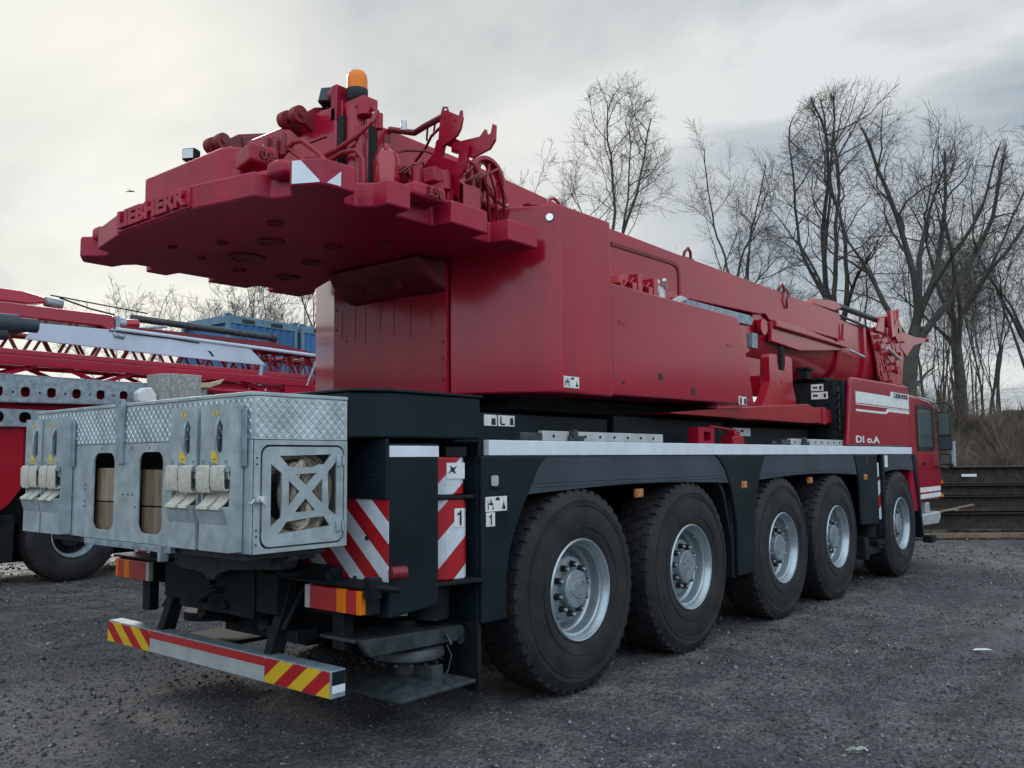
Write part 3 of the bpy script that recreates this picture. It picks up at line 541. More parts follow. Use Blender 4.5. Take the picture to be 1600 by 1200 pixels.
# four belt holders with their webbing
def holder(ya, yb):
    """ya > yb: left and right edge"""
    h = emp('belt_holder', (BX0, (ya+yb)/2, 1.13), CR); XF = BX0-0.075; ym = (ya+yb)/2; wd = ya-yb
    b = B()
    b.box(XF, BX0-0.005, yb, yb+0.012, 1.145, 1.86); b.box(XF, BX0-0.005, ya-0.012, ya, 1.145, 1.86)
    plate(b, [(yb,1.555),(ya,1.555),(ya,1.865),(yb,1.865)], [rrect(ym-0.065,ym-0.018,1.625,1.79,0.022)], YZ(XF-0.004), 0.008)
    b.box(XF-0.008, XF, yb, ya, 1.145, 1.275)
    b.add([(XF-0.035,yb+0.004,1.365),(XF-0.035,ya-0.004,1.365),(XF-0.008,ya-0.004,1.275),(XF-0.008,yb+0.004,1.275),(BX0-0.02,yb+0.004,1.365),(BX0-0.02,ya-0.004,1.365),(BX0-0.02,ya-0.004,1.275),(BX0-0.02,yb+0.004,1.275)], [(0,1,2,3),(0,4,5,1),(1,5,6,2),(0,3,7,4)])
    put('holder_plate', b, 'galv', h, 0.002)
    b = B(); b.cyl((XF-0.02, yb-0.004, 1.545),(XF-0.02, ya+0.004, 1.545), 0.014, n=12); b.tube([(XF-0.004,ym-0.030,1.80),(XF-0.018,ym-0.028,1.76),(XF-0.022,ym-0.028,1.70),(XF-0.018,ym-0.028,1.64),(XF-0.004,ym-0.030,1.615)],0.008,8)
    b.cyl((XF-0.012,ym,1.572),(XF-0.03,ym,1.572),0.014,n=10); b.cyl((XF-0.009,yb+0.03,1.585),(XF-0.013,yb+0.03,1.585),0.008,n=8); b.cyl((XF-0.009,ya-0.03,1.585),(XF-0.013,ya-0.03,1.585),0.008,n=8)
    b.box(BX0-0.02, BX0-0.008, yb-0.035, yb-0.001, 1.56, 1.84)
    put('roller_bar', b, 'galvold', h, 0.002)
    b = B(); b.box(XF-0.0115, XF-0.0085, ym-0.028, ym+0.028, 1.572, 1.635); b.add([(XF-0.0095,ym-0.025,1.822),(XF-0.0095,ym,1.842),(XF-0.0095,ym+0.025,1.822),(XF-0.0095,ym,1.802)],[(0,1,2,3)]); yl = put('sticker', b, 'yellow', h)
    b = B(); b.box(XF-0.0130, XF-0.0118, ym-0.020, ym+0.018, 1.592, 1.597); b.box(XF-0.0130, XF-0.0118, ym-0.012, ym+0.012, 1.578, 1.582); b.box(XF-0.0108, XF-0.0098, ym-0.003, ym+0.003, 1.812, 1.832); put('sticker_print', b, 'wood', h)
    # webbing belt hanging over the bar: a thing of its own
    b = B(); bw = wd/2-0.014
    for k in (0, 1):
        y0 = yb+0.006+k*(bw+0.012); j = rnd.uniform(-0.01, 0.01); sh = (0.5-k)*0.03
        prof = [(XF-0.006,1.50,0),(XF-0.022,1.566,0),(XF-0.032,1.560,0),(XF-0.037,1.53,0),(XF-0.036,1.46+j,0),(XF-0.028,1.435+j,0),(XF-0.012,1.44+j,0),(XF+0.016,1.45,sh*0.3),(XF+0.02,1.42,sh),(XF-0.005,1.39,sh*1.6),(XF-0.028,1.372,sh*1.8),(XF-0.040,1.366,sh*1.8),(XF-0.044,1.352,sh*1.8)]
        nb = len(prof); vs = []
        for (x_, z_, dy) in prof: vs += [(x_, y0+dy, z_), (x_, y0+bw+dy*0.6, z_), (x_+0.006, y0+bw+dy*0.6, z_-0.004), (x_+0.006, y0+dy, z_-0.004)]
        b.add(vs, [(4*i+a, 4*i+(a+1) % 4, 4*i+4+(a+1) % 4, 4*i+4+a) for i in range(nb-1) for a in range(4)] + [(0,1,2,3),(4*nb-4,4*nb-3,4*nb-2,4*nb-1)], True)
    return h, b, ym
names = ['pale webbing belt on the leftmost belt holder of the galvanised tail box', 'pale webbing belt on the second holder from the left, beside the left slot', 'pale webbing belt on the holder just right of the two slots of the tail box', 'pale webbing belt on the holder nearest the lattice door of the tail box']
for (ya, yb), nm in zip(((1.20,0.955),(0.925,0.68),(-0.62,-0.88),(-0.915,-1.175)), names):
    h, b, ym = holder(ya, yb)
    tag(put('lifting_belt', b, 'strap'), nm, 'belt', 'webbing belts hanging on the tail box')
# wooden blocks inside, slings behind the door
blk = [((0.10,0.46),(1.16,1.345),'brown wooden block behind the left slot of the tail box, lower one'),((0.08,0.45),(1.352,1.55),'paler wooden block behind the left slot of the tail box, upper one'),
       ((-0.48,-0.10),(1.16,1.33),'brown wooden block behind the right slot of the tail box, lower one'),((-0.47,-0.09),(1.337,1.54),'brown wooden block behind the right slot of the tail box, upper one')]
for (ya, yb), (za, zb), nm in blk:
    b = B(); b.box(-2.50, -2.25, ya, yb, za, zb); tag(put('wooden_block', b, 'wood2' if 'paler' in nm else 'wood', None, 0.006), nm, 'wooden block', 'wooden blocks in the tail box')
r2 = random.Random(3)
for k, nm in enumerate(('thick coil of tan rope slings behind the lattice door, the outer loops', 'tan rope sling bunched in the middle behind the lattice door')):
    b = B()
    for q in range(7 if k == 0 else 5):
        rx, rz = (0.235-0.016*q, 0.228-0.014*q) if k == 0 else (0.045+0.01*q, 0.17-0.01*q)
        cx_ = -2.24+r2.uniform(-0.012, 0.012)
        b.tube([(cx_+rx*math.cos(t)*(1+0.10*math.sin(3*t+q)), -1.16+0.012*q-0.05*k+0.02*math.sin(2*t+q), 1.41+rz*math.sin(t)*(1+0.08*math.sin(2*t+q*1.7))) for t in [i*2*PI/28 for i in range(28)]], 0.017, 7, closed=True)
    tag(put('rope_sling', b, 'rope'), nm, 'sling', 'rope slings behind the lattice door')

# ---- superstructure housing (tail), side cabinet
b = B(); pts = [(-0.17,-1.36),(-0.57,-0.64),(-0.57,0.60),(-0.17,1.36),(0.47,1.36),(0.47,-1.36)]
b.prism([(-0.17,-1.36),(-0.55,-0.66),(-0.25,-0.50),(-0.25,0.50),(-0.55,0.62),(-0.17,1.36),(0.47,1.36),(0.47,-1.36)], 'z', 2.04, 3.365)
hs = put('tail_housing', b, 'redhouse', CR, 0.014, 3)
b = B(); plate(b, [(-0.645,2.04),(0.605,2.04),(0.605,2.98),(0.42,2.985),(0.40,2.84),(0.36,2.80),(-0.60,2.78),(-0.63,2.80),(-0.645,2.98)], [], YZ(-0.555), 0.03)
put('centre_panel', b, 'redhouse', hs, 0.004)
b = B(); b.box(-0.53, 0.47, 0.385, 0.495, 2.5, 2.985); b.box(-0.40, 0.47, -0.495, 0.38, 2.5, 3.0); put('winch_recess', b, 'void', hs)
b = B()
for y, z in ((-0.61,2.42),(-0.61,2.30),(-0.61,2.15),(0.57,2.62),(0.57,2.78),(0.45,2.52)): b.cyl((-0.571,y,z),(-0.576,y,z),0.009,n=8)
for k, y in enumerate((0.50,0.34,0.22,0.05,-0.10,-0.28,-0.50)): b.box(-0.5725,-0.5705,y-0.0013,y+0.0013,2.55-0.04*(k % 3),2.775)
put('bolt', b, 'reddark', hs)
b = B(); b.box(-0.20,-0.12,-1.3,-1.2,3.24,3.30)
b = B()
for px, py, pz in ((-0.205,-1.30,3.27),):
    n_ = Vector((-0.88,-0.475,0)).normalized(); c0 = Vector((px,py,pz)) + n_*0.004
    b.cyl(c0, c0+n_*0.010, 0.026, n=20)
put('reflector', b, 'chrome', hs)
# bracket below the counterweight
b = B(); b.prism([(-0.52,2.79),(-0.60,2.79),(-0.68,2.82),(-0.76,2.88),(-0.84,3.0),(-0.52,3.0)], 'y', -0.64, 0.37); b.cyl((-0.76,0.12,2.90),(-0.70,0.12,2.84),0.045,n=16); b.cyl((-0.76,-0.3,2.90),(-0.70,-0.3,2.84),0.045,n=16)
put('tail_bracket', b, 'reddark', hs, 0.02)
b = B(); b.prism([(0.48,2.055),(2.94,2.085),(2.85,2.40),(2.76,2.66),(2.67,2.85),(2.60,2.897),(0.48,2.90)], 'y', -1.355, -0.90)
cab_ = put('side_cabinet', b, 'red', CR, 0.012, 3)
b = B()
for x, z in ((1.18,2.235),(1.72,2.145)): b.box(x-0.035,x+0.035,-1.3575,-1.3565,z-0.028,z+0.028)
b.box(0.60,0.64,-1.3575,-1.3565,2.145,2.165); b.box(2.70,2.725,-1.3575,-1.3565,2.155,2.175)
put('grab_hole', b, 'ink', cab_, 0.001)
for x in (0.62, 2.45):
    b = B(); b.box(x-0.045,x+0.045,-1.3585,-1.3555,2.60,2.63); b.cyl((x-0.03,-1.3585,2.615),(x-0.03,-1.361,2.615),0.006,n=8); b.cyl((x+0.03,-1.3585,2.615),(x+0.03,-1.361,2.615),0.006,n=8); put('hinge_plate', b, 'red', cab_, 0.001)
b = B(); b.box(0.48, 3.1, -0.9, 0.9, 2.07, 2.60); b.box(0.48, 4.3, -0.55, 0.55, 2.6, 3.2); b.box(0.5,2.6,0.9,1.35,2.05,2.9); put('superstructure_frame', b, 'reddark', CR, 0.02)
b = B(); b.cyl((0.55,-0.78,2.95),(2.0,-0.78,2.97),0.05,n=12)
for k in range(6):
    x = 1.35+k*0.09; b.box(x,x+0.07,-0.95,-0.7,2.9,3.02+0.09*((k*7) % 3)); b.tube([(x,-0.85,3.0),(x+0.05,-0.92,3.12+0.03*(k%3)),(x+0.16,-0.88,3.05)],0.014,6)
b.prism([(1.35,2.95),(1.32,3.10),(1.40,3.18),(1.55,3.16),(1.62,3.05),(1.6,2.95)],'y',-0.9,-0.7); b.prism([(1.95,2.95),(2.0,3.1),(2.35,3.17),(2.62,3.05),(2.5,2.93)],'y',-0.85,-0.8)
put('valve_block', b, 'redbright', CR, 0.006)
b = B(); b.lathe([(0.0,0.05),(0.035,0.05),(0.05,0.02),(0.035,-0.03),(0,-0.05)],(1.98,-0.86,3.19),'y',16); b.box(1.90,2.06,-0.9,-0.84,3.10,3.16); b.cyl((2.02,-0.93,3.22),(2.10,-0.9,3.16),0.02,n=8); b.cyl((1.83,-0.88,2.93),(1.83,-0.88,3.11),0.035,n=14); b.cyl((2.02,-0.88,2.93),(2.02,-0.88,3.13),0.05,n=14); b.prism([(2.1,2.95),(2.12,3.02),(2.35,3.12),(2.5,3.11),(2.3,3.04),(2.2,2.95)],'y',-0.92,-0.88); put('bare_metal_fitting', b, 'alu', CR, 0.004)
# lower side beam, jib support plate
b = B(); b.prism([(1.50,1.955),(4.66,1.955),(4.66,2.145),(4.55,2.165),(3.3,2.09),(1.50,1.965)], 'y', -1.26, -0.85); b.box(4.66,5.25,-1.22,-0.90,1.965,2.14); b.box(5.06,5.16,-1.235,-0.89,1.955,2.15); b.box(5.25,5.66,-1.20,-0.92,1.98,2.13); b.box(3.2,4.8,-0.84,0.8,2.06,2.14)
put('support_beam', b, 'redbright', CR, 0.02, 3)
b = B(); plate(b, [(4.05,2.12),(5.08,2.12),(5.02,2.28),(4.96,2.42),(4.96,2.72),(4.90,2.745),(4.76,2.745),(4.75,2.64),(4.72,2.57),(4.56,2.57),(4.53,2.64),(4.52,2.74),(4.36,2.74),(4.31,2.70),(4.31,2.42),(4.20,2.26)], [circ(4.62,2.44,0.018,10)], XZ(-0.88), 0.10); b.box(4.33,4.94,-0.82,-0.5,2.3,2.5); put('jib_holder', b, 'redbright', CR, 0.012)
# ---- boom
def section(y, zt, zs, zb):
    p = [(-y, zt), (y, zt), (y, zs)]; n = 12
    p += [(y*math.cos(PI*i/n/1.0), zs - (zs-zb)*math.sin(PI*i/n)**0.8) for i in range(1, n)]
    return p + [(-y, zs)]
bm_ = emp('boom', (5.3, 0, 3.3), CR)
b = B()
b.prism([(-1.15,3.30),(-1.12,3.86),(-1.0,3.905),(-0.15,3.885),(0.74,3.83),(1.86,3.755),(3.2,3.735),(7.46,3.70),(8.0,3.69),(8.02,3.30),(5.45,3.30),(5.34,3.36),(5.15,3.335),(3.36,3.275),(3.15,3.26),(0.9,3.25),(-0.4,3.22)], 'y', -0.46, -0.425)
b.prism([(-1.15,3.30),(-1.12,3.86),(-1.0,3.905),(-0.15,3.885),(0.74,3.83),(1.86,3.755),(3.2,3.735),(7.46,3.70),(8.0,3.69),(8.02,3.30),(5.45,3.30),(5.34,3.36),(3.36,3.275),(0.9,3.25),(-0.4,3.22)], 'y', 0.425, 0.46)
b.prism([(-1.0,3.895),(-0.15,3.875),(0.74,3.82),(1.86,3.745),(3.2,3.725),(8.0,3.68),(8.0,3.65),(1.86,3.70),(-1.0,3.86)], 'y', -0.4245, 0.4245)
b.prism([(-1.12,3.84),(-1.09,3.84),(-1.09,3.30),(-1.12,3.30)], 'y', -0.4245, 0.4245)
put('boom_side', b, 'red', bm_, 0.014, 3)
b = B(); s_ = [(p[0], p[1]) for p in section(0.42, 3.66, 3.28, 2.66)]; b.prism(s_, 'x', 5.05, 8.0, True); put('outer_section', b, 'redbright', bm_)
b = B(); s_ = section(0.40, 3.64, 3.20, 2.60); b.prism(s_, 'x', 8.02, 10.9, True); put('inner_section', b, 'redbright', bm_)
b = B(); s_ = section(0.455, 3.70, 3.26, 2.60); b.prism(s_, 'x', 7.90, 8.02, True); b.prism(section(0.45,3.62,3.2,2.60),'x',9.1,9.2,True); put('collar', b, 'red', bm_, 0.01)
# raised dark seam outlining the pocket on the boom side, and rib
b = B(); b.prism([(1.86,3.585),(3.02,3.595),(3.10,3.575),(3.13,3.52),(3.13,3.27),(3.17,3.27),(3.17,3.56),(3.12,3.62),(3.04,3.635),(1.86,3.625)], 'y', -0.472, -0.461); put('reinforcing_rib', b, 'reddark', bm_, 0.003)
b = B(); b.prism([(5.45,3.29),(5.42,3.02),(6.3,2.98),(7.2,3.06),(8.0,3.14),(8.0,3.17),(7.5,3.185),(6.6,3.20),(6.2,3.25),(5.9,3.22)], 'y', -0.50, -0.44); b.prism([(5.45,3.29),(6.3,3.285),(8.0,3.20),(8.0,3.17),(6.6,3.19),(5.45,3.20)], 'y', -0.56, -0.44); put('boom_bracket', b, 'redbright', bm_, 0.02, 3)
b = B(); b.cyl((5.05,0,3.30),(3.9,0,2.25),0.26,n=32); b.box(4.9,5.4,-0.30,0.30,2.95,3.32); b.cyl((4.8,-0.42,3.05),(4.8,0.42,3.05),0.22,n=28); put('luffing_cylinder', b, 'redbright', CR, 0.02)
b = B(); b.prism([(2.95,3.06),(4.50,3.10),(4.54,3.19),(4.46,3.215),(2.95,3.20)],'y',-0.66,-0.58); b.box(4.50,4.64,-0.66,-0.58,2.84,3.02); put('pale_duct', b, 'galvold', CR, 0.01)
b = B(); b.prism([(4.86,3.31),(5.50,3.36),(5.56,3.20),(5.50,2.50),(5.06,2.47),(4.7,2.9)],'y',-0.30,0.30); b.cyl((5.2,-0.50,3.18),(5.2,-0.44,3.18),0.10,n=20); put('cylinder_mount', b, 'redbright', CR, 0.03, 3)
# hooks on top of the boom
for x, z in ((3.43, 3.735), (5.97, 3.715)):
    b = B(); b.tube([(x-0.07,-0.40,z-0.01),(x-0.06,-0.42,z+0.07),(x,-0.43,z+0.12),(x+0.05,-0.43,z+0.08),(x+0.07,-0.42,z-0.01)], 0.017, 8); b.box(x-0.09,x+0.12,-0.44,-0.36,z-0.01,z+0.012)
    if x > 5: b.tube([(x,-0.475,z+0.06),(x+0.03,-0.50,z-0.02),(x-0.02,-0.49,z-0.10),(x+0.02,-0.475,z-0.2)],0.015,6)
    put('hook_eye', b, 'reddark', bm_)
# boom head
hd = emp('boom_head', (10.9, 0, 3.2), CR)
b = B()
for y in (-0.46, 0.44):
    b.prism([(9.35,3.62),(9.75,3.70),(10.3,3.82),(10.55,3.95),(10.8,3.80),(11.05,3.75),(11.15,3.30),(11.0,2.85),(10.7,2.62),(10.1,2.62),(9.7,2.9),(9.6,3.2)], 'y', y, y+0.03)
b.box(10.2,11.0,-0.40,0.40,2.62,2.75)
put('head_plate', b, 'redbright', hd, 0.01)
b = B()
for y in (-0.36,-0.2,-0.04,0.12,0.28): b.lathe([(0.05,0.0),(0.27,0.0),(0.28,0.02),(0.25,0.035),(0.28,0.05),(0.27,0.07),(0.05,0.07)],(10.75,y,3.05),'y',28)
b.cyl((10.75,-0.5,3.05),(10.75,0.5,3.05),0.07,n=16); b.lathe([(0.05,0.0),(0.2,0.0),(0.2,0.05),(0.05,0.05)],(10.7,-0.52,3.72),'y',24)
put('sheave', b, 'red', hd)
b = B(); b.prism([(10.95,3.45),(11.1,3.75),(11.9,3.74),(12.7,3.80),(12.75,3.75),(11.8,3.58),(11.3,3.33)], 'y', -0.47, -0.42); b.prism([(10.95,3.45),(11.1,3.75),(11.9,3.72),(12.3,3.76),(12.35,3.70),(11.8,3.58),(11.3,3.33)], 'y', 0.40, 0.45); b.cyl((12.7,-0.5,3.77),(12.7,-0.38,3.77),0.04,n=12); put('jib_fork', b, 'redbright', hd, 0.008)
b = B(); b.cyl((7.55,-0.40,3.83),(10.35,-0.40,3.83),0.045,n=14); b.cyl((8.1,-0.43,3.68),(10.0,-0.45,3.60),0.02,n=8); put('runner_rod', b, 'steel', hd)
b = B(); b.prism([(7.0,3.72),(7.1,3.80),(7.9,3.86),(8.1,3.80),(7.8,3.72)],'y',-0.46,-0.34); b.prism([(10.3,3.75),(10.25,3.92),(10.45,3.98),(10.6,3.92),(10.6,3.75)],'y',-0.5,-0.3)
rq = random.Random(12)
for k in range(15):
    x = rq.uniform(9.6, 10.95); z = rq.uniform(2.7, 3.6); q_ = rq.uniform(0.02, 0.07)
    if k % 2: b.box(x-q_, x+q_*1.4, -0.50-rq.uniform(0.02,0.06), -0.46, z-q_*0.6, z+q_*0.6)
    else: b.cyl((x,-0.46,z),(x,-0.55,z),q_*0.7,n=12)
for k in range(12):
    x = rq.uniform(9.5, 10.8); z = rq.uniform(2.9, 3.6); b.tube([(x,-0.5,z),(x+rq.uniform(-.1,.2),-0.55,z-0.15),(x+rq.uniform(-.1,.3),-0.53,z-0.35)],0.012,6)
b.prism([(9.5,3.60),(9.75,3.84),(9.95,3.86),(9.9,3.6)],'y',-0.52,-0.49); b.prism([(10.2,3.55),(10.15,4.0),(10.25,4.02),(10.4,3.6)],'y',-0.56,-0.50)
b.prism([(8.05,3.55),(8.0,3.30),(8.12,3.30),(8.16,3.5)],'y',-0.5,-0.46)
b.tube([(10.35,-0.45,3.6),(10.6,-0.5,4.05),(10.75,-0.5,4.1),(10.7,-0.5,3.8)],0.03,8)
put('head_fittings', b, 'redbright', hd, 0.004)
b = B(); b.cyl((9.9,-0.56,3.35),(10.55,-0.56,3.22),0.028,n=10); b.cyl((8.2,-0.5,3.17),(8.9,-0.5,3.12),0.022,n=8); put('tool_rod', b, 'alu', hd)
# ---- counterweight
half = [(-2.425,-0.43),(-2.335,-0.90),(-2.24,-0.935),(-2.20,-1.06),(-2.27,-1.14),(-2.315,-1.20),(-2.23,-1.355),(-2.01,-1.365),(-1.985,-1.24),(-1.93,-1.165),(-1.84,-1.16),(-1.775,-1.24),(-1.765,-1.345),(-1.595,-1.355),(-1.575,-1.20),(-1.265,-1.20),(-1.245,-1.345),(-0.905,-1.335),(-0.89,-1.18),(-0.715,-1.18),(-0.695,-1.335),(-0.375,-1.325),(-0.375,-1.12),(-0.50,-0.93),(-0.62,-0.62),(-0.66,-0.50)]
# recesses run lower than the raised blocks, so the slab has a thin base and thick blocks on it
full = half + [(x, -y) for x, y in half[::-1]]
b = B(); b.prism(full, 'z', 3.01, 3.155)
cw = put('counterweight', b, 'redcast', CR, 0.012, 3); cw['label'] = 'cast red counterweight slab overhanging the tail'
b = B(); b.prism([(-2.18,-0.50),(-2.18,0.50),(-1.5,0.50),(-1.3,0.9),(-0.7,0.9),(-0.7,-0.5),(-1.5,-0.50)], 'z', 3.157, 3.20)
b.prism([(-2.205,0.545),(-2.205,-0.36),(-2.18,-0.42),(-2.12,-0.46),(-1.75,-0.46),(-1.75,0.57)], 'z', 3.16, 3.455)
b.prism([(-2.30,-0.42),(-2.30,0.47),(-2.0,0.47),(-2.0,-0.42)], 'z', 3.157, 3.205)
b.prism([(-2.28,-0.50),(-2.24,-0.86),(-2.0,-0.86),(-2.0,-0.5)], 'z', 3.157, 3.20)
put('top_block', b, 'redcast', cw, 0.03, 3)
b = B(); b.prism([(-2.255,-0.74),(-2.06,-0.74),(-2.10,-0.5),(-2.2,-0.5)], 'z', 3.275, 3.385); b.box(-2.2,-1.9,-0.55,-0.45,3.2,3.30); put('lifting_lug', b, 'redcast', cw, 0.018, 3)
for s in (-1, 1):
    b = B(); b.box(-2.30,-2.10,*sorted((s*0.955,s*1.085)),3.105,3.20); put('lifting_lug', b, 'redcast', cw, 0.03, 3)
    b = B(); b.box(-1.55,-1.29,*sorted((s*1.19,s*1.345)),3.115,3.205); put('lifting_lug', b, 'redcast', cw, 0.022, 3)
b = B()
plate(b, rrect(-0.43,0.43,3.022,3.15,0.008), [], YZ(-2.43), 0.012)
put('name_panel', b, 'redcast', cw, 0.003)
b = B(); text(b, 'LIEBHERR', REAR(-2.445, 0.0, 3.085), 0.135, 0.022, width=0.80, bold=0.007); put('raised_lettering', b, 'redcast', cw, 0.0015, 1)
b = B(); text(b, '0,8t', SIDE(-2.13, -0.745, 3.325), 0.075, 0.012, bold=0.002); text(b, '3,5t', SIDE(-1.40, -1.35, 3.158), 0.08, 0.012, bold=0.002); put('weight_lettering', b, 'reddark', cw)
# white triangles on the corner blocks
n1_ = Vector((-0.155, -0.085, 0)).normalized()
for s in (-1, 1):
    b = B()
    A, C_ = Vector((-2.315, s*1.20, 0)), Vector((-2.23, s*1.355, 0)); dirn = (C_-A).normalized(); nn = Vector((-abs(dirn.y), s*abs(dirn.x), 0))
    q = lambda t, z: A + dirn*t + nn*0.003 + Vector((0,0,z))
    Ln = (C_-A).length
    b.add([q(0.012,3.022),q(0.012,3.145),q(0.06,3.145),q(Ln-0.01,3.03),q(Ln-0.01,3.022)], [(0,1,2,3,4)])
    b.add([(-2.20,s*1.3595,3.025),(-2.11,s*1.3635,3.025),(-2.11,s*1.3635,3.105)], [(0,1,2)])
    put('white_triangle', b, 'white', cw)
b = B()
for x, y, r in ((-1.55,0.35,0.13),(-1.9,0.1,0.04),(-1.7,-0.15,0.09),(-1.35,0.75,0.05),(-1.15,0.15,0.07),(-1.95,-0.55,0.05),(-1.35,-0.35,0.06),(-0.95,0.7,0.09),(-2.05,0.45,0.03),(-1.75,0.6,0.03),(-1.2,-0.7,0.05)):
    b = B(); b.lathe([(r,0.0),(r,-0.012),(r*0.8,-0.014),(r*0.75,-0.003),(0,-0.003)],(x,y,3.009),'z',24); put('recess_shade_disc', b, 'reddark', cw)  # darker raised discs stand in for the shade of recesses underneath

# ---- gear above the counterweight
b = B(); b.prism([(-1.50,3.22),(-1.50,3.88),(-1.46,3.90),(-1.16,3.885),(-1.16,3.22)], 'y', -0.555, 0.458)
bt = put('boom_tail', b, 'red', bm_, 0.015)
for y, dz in ((-0.24, 0), (0.66, 0.04)):
    b = B()
    for dy in (-0.065, 0.065):
        b.prism([(-1.67,3.845+dz),(-1.65,3.89+dz),(-1.61,3.905+dz),(-1.55,3.885+dz),(-1.49,3.93+dz),(-1.18,4.03+dz),(-1.18,3.78+dz),(-1.30,3.73+dz),(-1.40,3.715+dz),(-1.48,3.75+dz),(-1.56,3.79+dz),(-1.65,3.80+dz)], 'y', y+dy-0.02, y+dy+0.02)
        b.cyl((-1.61,y+dy-0.03,3.845+dz),(-1.61,y+dy+0.03,3.845+dz),0.058,n=20)
    b.prism([(-1.46,3.92+dz),(-1.19,4.01+dz),(-1.19,3.80+dz),(-1.32,3.745+dz),(-1.44,3.77+dz)],'y',y-0.10,y+0.10); b.cyl((-1.61,y-0.11,3.845+dz),(-1.61,y+0.11,3.845+dz),0.022,n=12)
    put('mounting_lug', b, 'reddark', CR, 0.006)
b = B(); b.box(-1.49,-1.20,-0.62,-0.557,3.25,3.80); put('gap_shade_block', b, 'void', bt)  # solid near-black block; the shade of a gap put into its colour
# vertical ballasting cylinder with the beacon on top
b = B(); b.cyl((-1.40,-0.645,3.16),(-1.40,-0.645,3.86),0.075,n=28); b.cyl((-1.40,-0.645,3.02),(-1.40,-0.645,3.17),0.095,n=28); b.box(-1.47,-1.33,-0.58,-0.46,3.70,3.92); b.cyl((-1.47,-0.74,3.70),(-1.47,-0.74,3.15),0.018,n=10); b.box(-1.46,-1.34,-0.78,-0.5,3.84,3.90)
cy_ = put('ballast_cylinder', b, 'red', CR, 0.008)
b = B(); b.cyl((-1.42,-0.745,3.86),(-1.42,-0.745,3.78),0.05,n=16); b.box(-1.50,-1.38,-0.56,-0.50,3.78,4.02); b.box(-1.48,-1.3,-0.50,-0.25,3.87,3.885); b.box(-1.5,-1.4,-0.47,-0.28,3.68,3.70); b.tube([(-1.42,-0.25,3.88),(-1.5,-0.28,3.80),(-1.48,-0.35,3.72),(-1.45,-0.46,3.78)],0.012,6); b.cyl((-1.45,-0.53,3.98),(-1.45,-0.45,3.98),0.04,n=14); b.cyl((-1.35,-0.80,3.80),(-1.35,-0.80,3.70),0.028,n=10)
put('cylinder_head', b, 'redcast', cy_, 0.006)
b = B(); b.lathe([(0.0,3.868),(0.03,3.868),(0.03,3.895),(0.055,3.90),(0.068,3.92),(0.071,3.985),(0.0,3.985)],(-1.40,-0.645,0),'z',28); bc = put('beacon', b, 'ink', CR)
b = B(); b.lathe([(0.068,3.9855),(0.068,4.05),(0.062,4.085),(0.045,4.108),(0.02,4.118),(0.0,4.12)],(-1.40,-0.645,0),'z',28); put('lens', b, 'orangelens', bc)
b = B(); b.T = Matrix.Translation((-1.42,-0.38,4.00)) @ Matrix.Rotation(0.25,4,'Y') @ Matrix.Rotation(0.35,4,'Z'); b.box(-0.04,0.05,-0.055,0.055,-0.055,0.06); b.box(0,0.03,-0.01,0.01,-0.12,-0.05); wl = put('work_lamp', b, 'black', CR, 0.016, 3); 
b = B(); b.T = Matrix.Translation((-1.42,-0.38,4.00)) @ Matrix.Rotation(0.25,4,'Y') @ Matrix.Rotation(0.35,4,'Z'); b.box(-0.046,-0.041,-0.045,0.045,-0.045,0.05); put('lamp_glass', b, 'fender', wl, 0.002)
b = B(); b.T = Matrix.Translation((-1.86,0.56,3.70)) @ Matrix.Rotation(0.5,4,'Z'); b.box(-0.05,0.03,-0.05,0.05,-0.04,0.045); b.box(-0.01,0.02,-0.012,0.012,-0.24,-0.03); wl = put('work_lamp', b, 'black', CR, 0.014, 3)
b = B(); b.T = Matrix.Translation((-1.86,0.56,3.70)) @ Matrix.Rotation(0.5,4,'Z'); b.box(-0.056,-0.051,-0.04,0.04,-0.03,0.035); put('lamp_glass', b, 'alu', wl, 0.002)
# bottle, hoses, valves
b = B(); b.lathe([(0.0,3.30),(0.05,3.30),(0.078,3.315),(0.082,3.34),(0.082,3.48),(0.07,3.53),(0.035,3.555),(0.02,3.57),(0.02,3.60),(0.0,3.60)],(-1.33,-0.85,0),'z',28); put('pressure_bottle', b, 'redbright', CR)
b = B(); b.box(-1.45,-1.2,-0.93,-0.75,3.16,3.295); b.cyl((-1.33,-0.85,3.60),(-1.33,-0.85,3.65),0.025,n=10); put('bottle_bracket', b, 'reddark', CR, 0.006)
hz = [[(-1.5,-0.25,3.60),(-1.53,-0.42,3.55),(-1.53,-0.60,3.56),(-1.50,-0.76,3.62),(-1.46,-0.86,3.70),(-1.42,-0.86,3.78),(-1.40,-0.80,3.82)],
      [(-1.5,-0.35,3.50),(-1.53,-0.50,3.50),(-1.53,-0.66,3.53),(-1.52,-0.78,3.52),(-1.50,-0.82,3.46),(-1.50,-0.83,3.30),(-1.48,-0.82,3.2)],
      [(-1.9,-0.43,3.25),(-1.9,-0.44,3.42),(-1.9,-0.50,3.47),(-1.86,-0.57,3.48),(-1.84,-0.70,3.38),(-1.8,-0.80,3.25)],
      [(-1.88,-0.50,3.44),(-1.86,-0.60,3.52),(-1.84,-0.66,3.52),(-1.80,-0.78,3.42),(-1.78,-0.90,3.28)],
      [(-1.9,-0.30,3.45),(-1.92,-0.36,3.53),(-1.9,-0.42,3.52),(-1.9,-0.50,3.45)]]
for h_ in hz:
    b = B(); b.tube(h_, 0.016, 8); put('hose', b, 'hose', CR)
b = B()
for k in range(6): b.box(-1.93+0.02*(k%2),-1.88,-0.34-0.045*k,-0.31-0.045*k,3.44,3.50+0.04*(k % 3)); b.cyl((-1.9,-0.32-0.045*k,3.50),(-1.9,-0.32-0.045*k,3.56+0.02*(k%2)),0.010,n=8)
b.box(-1.93,-1.87,-0.50,-0.44,3.2,3.44)
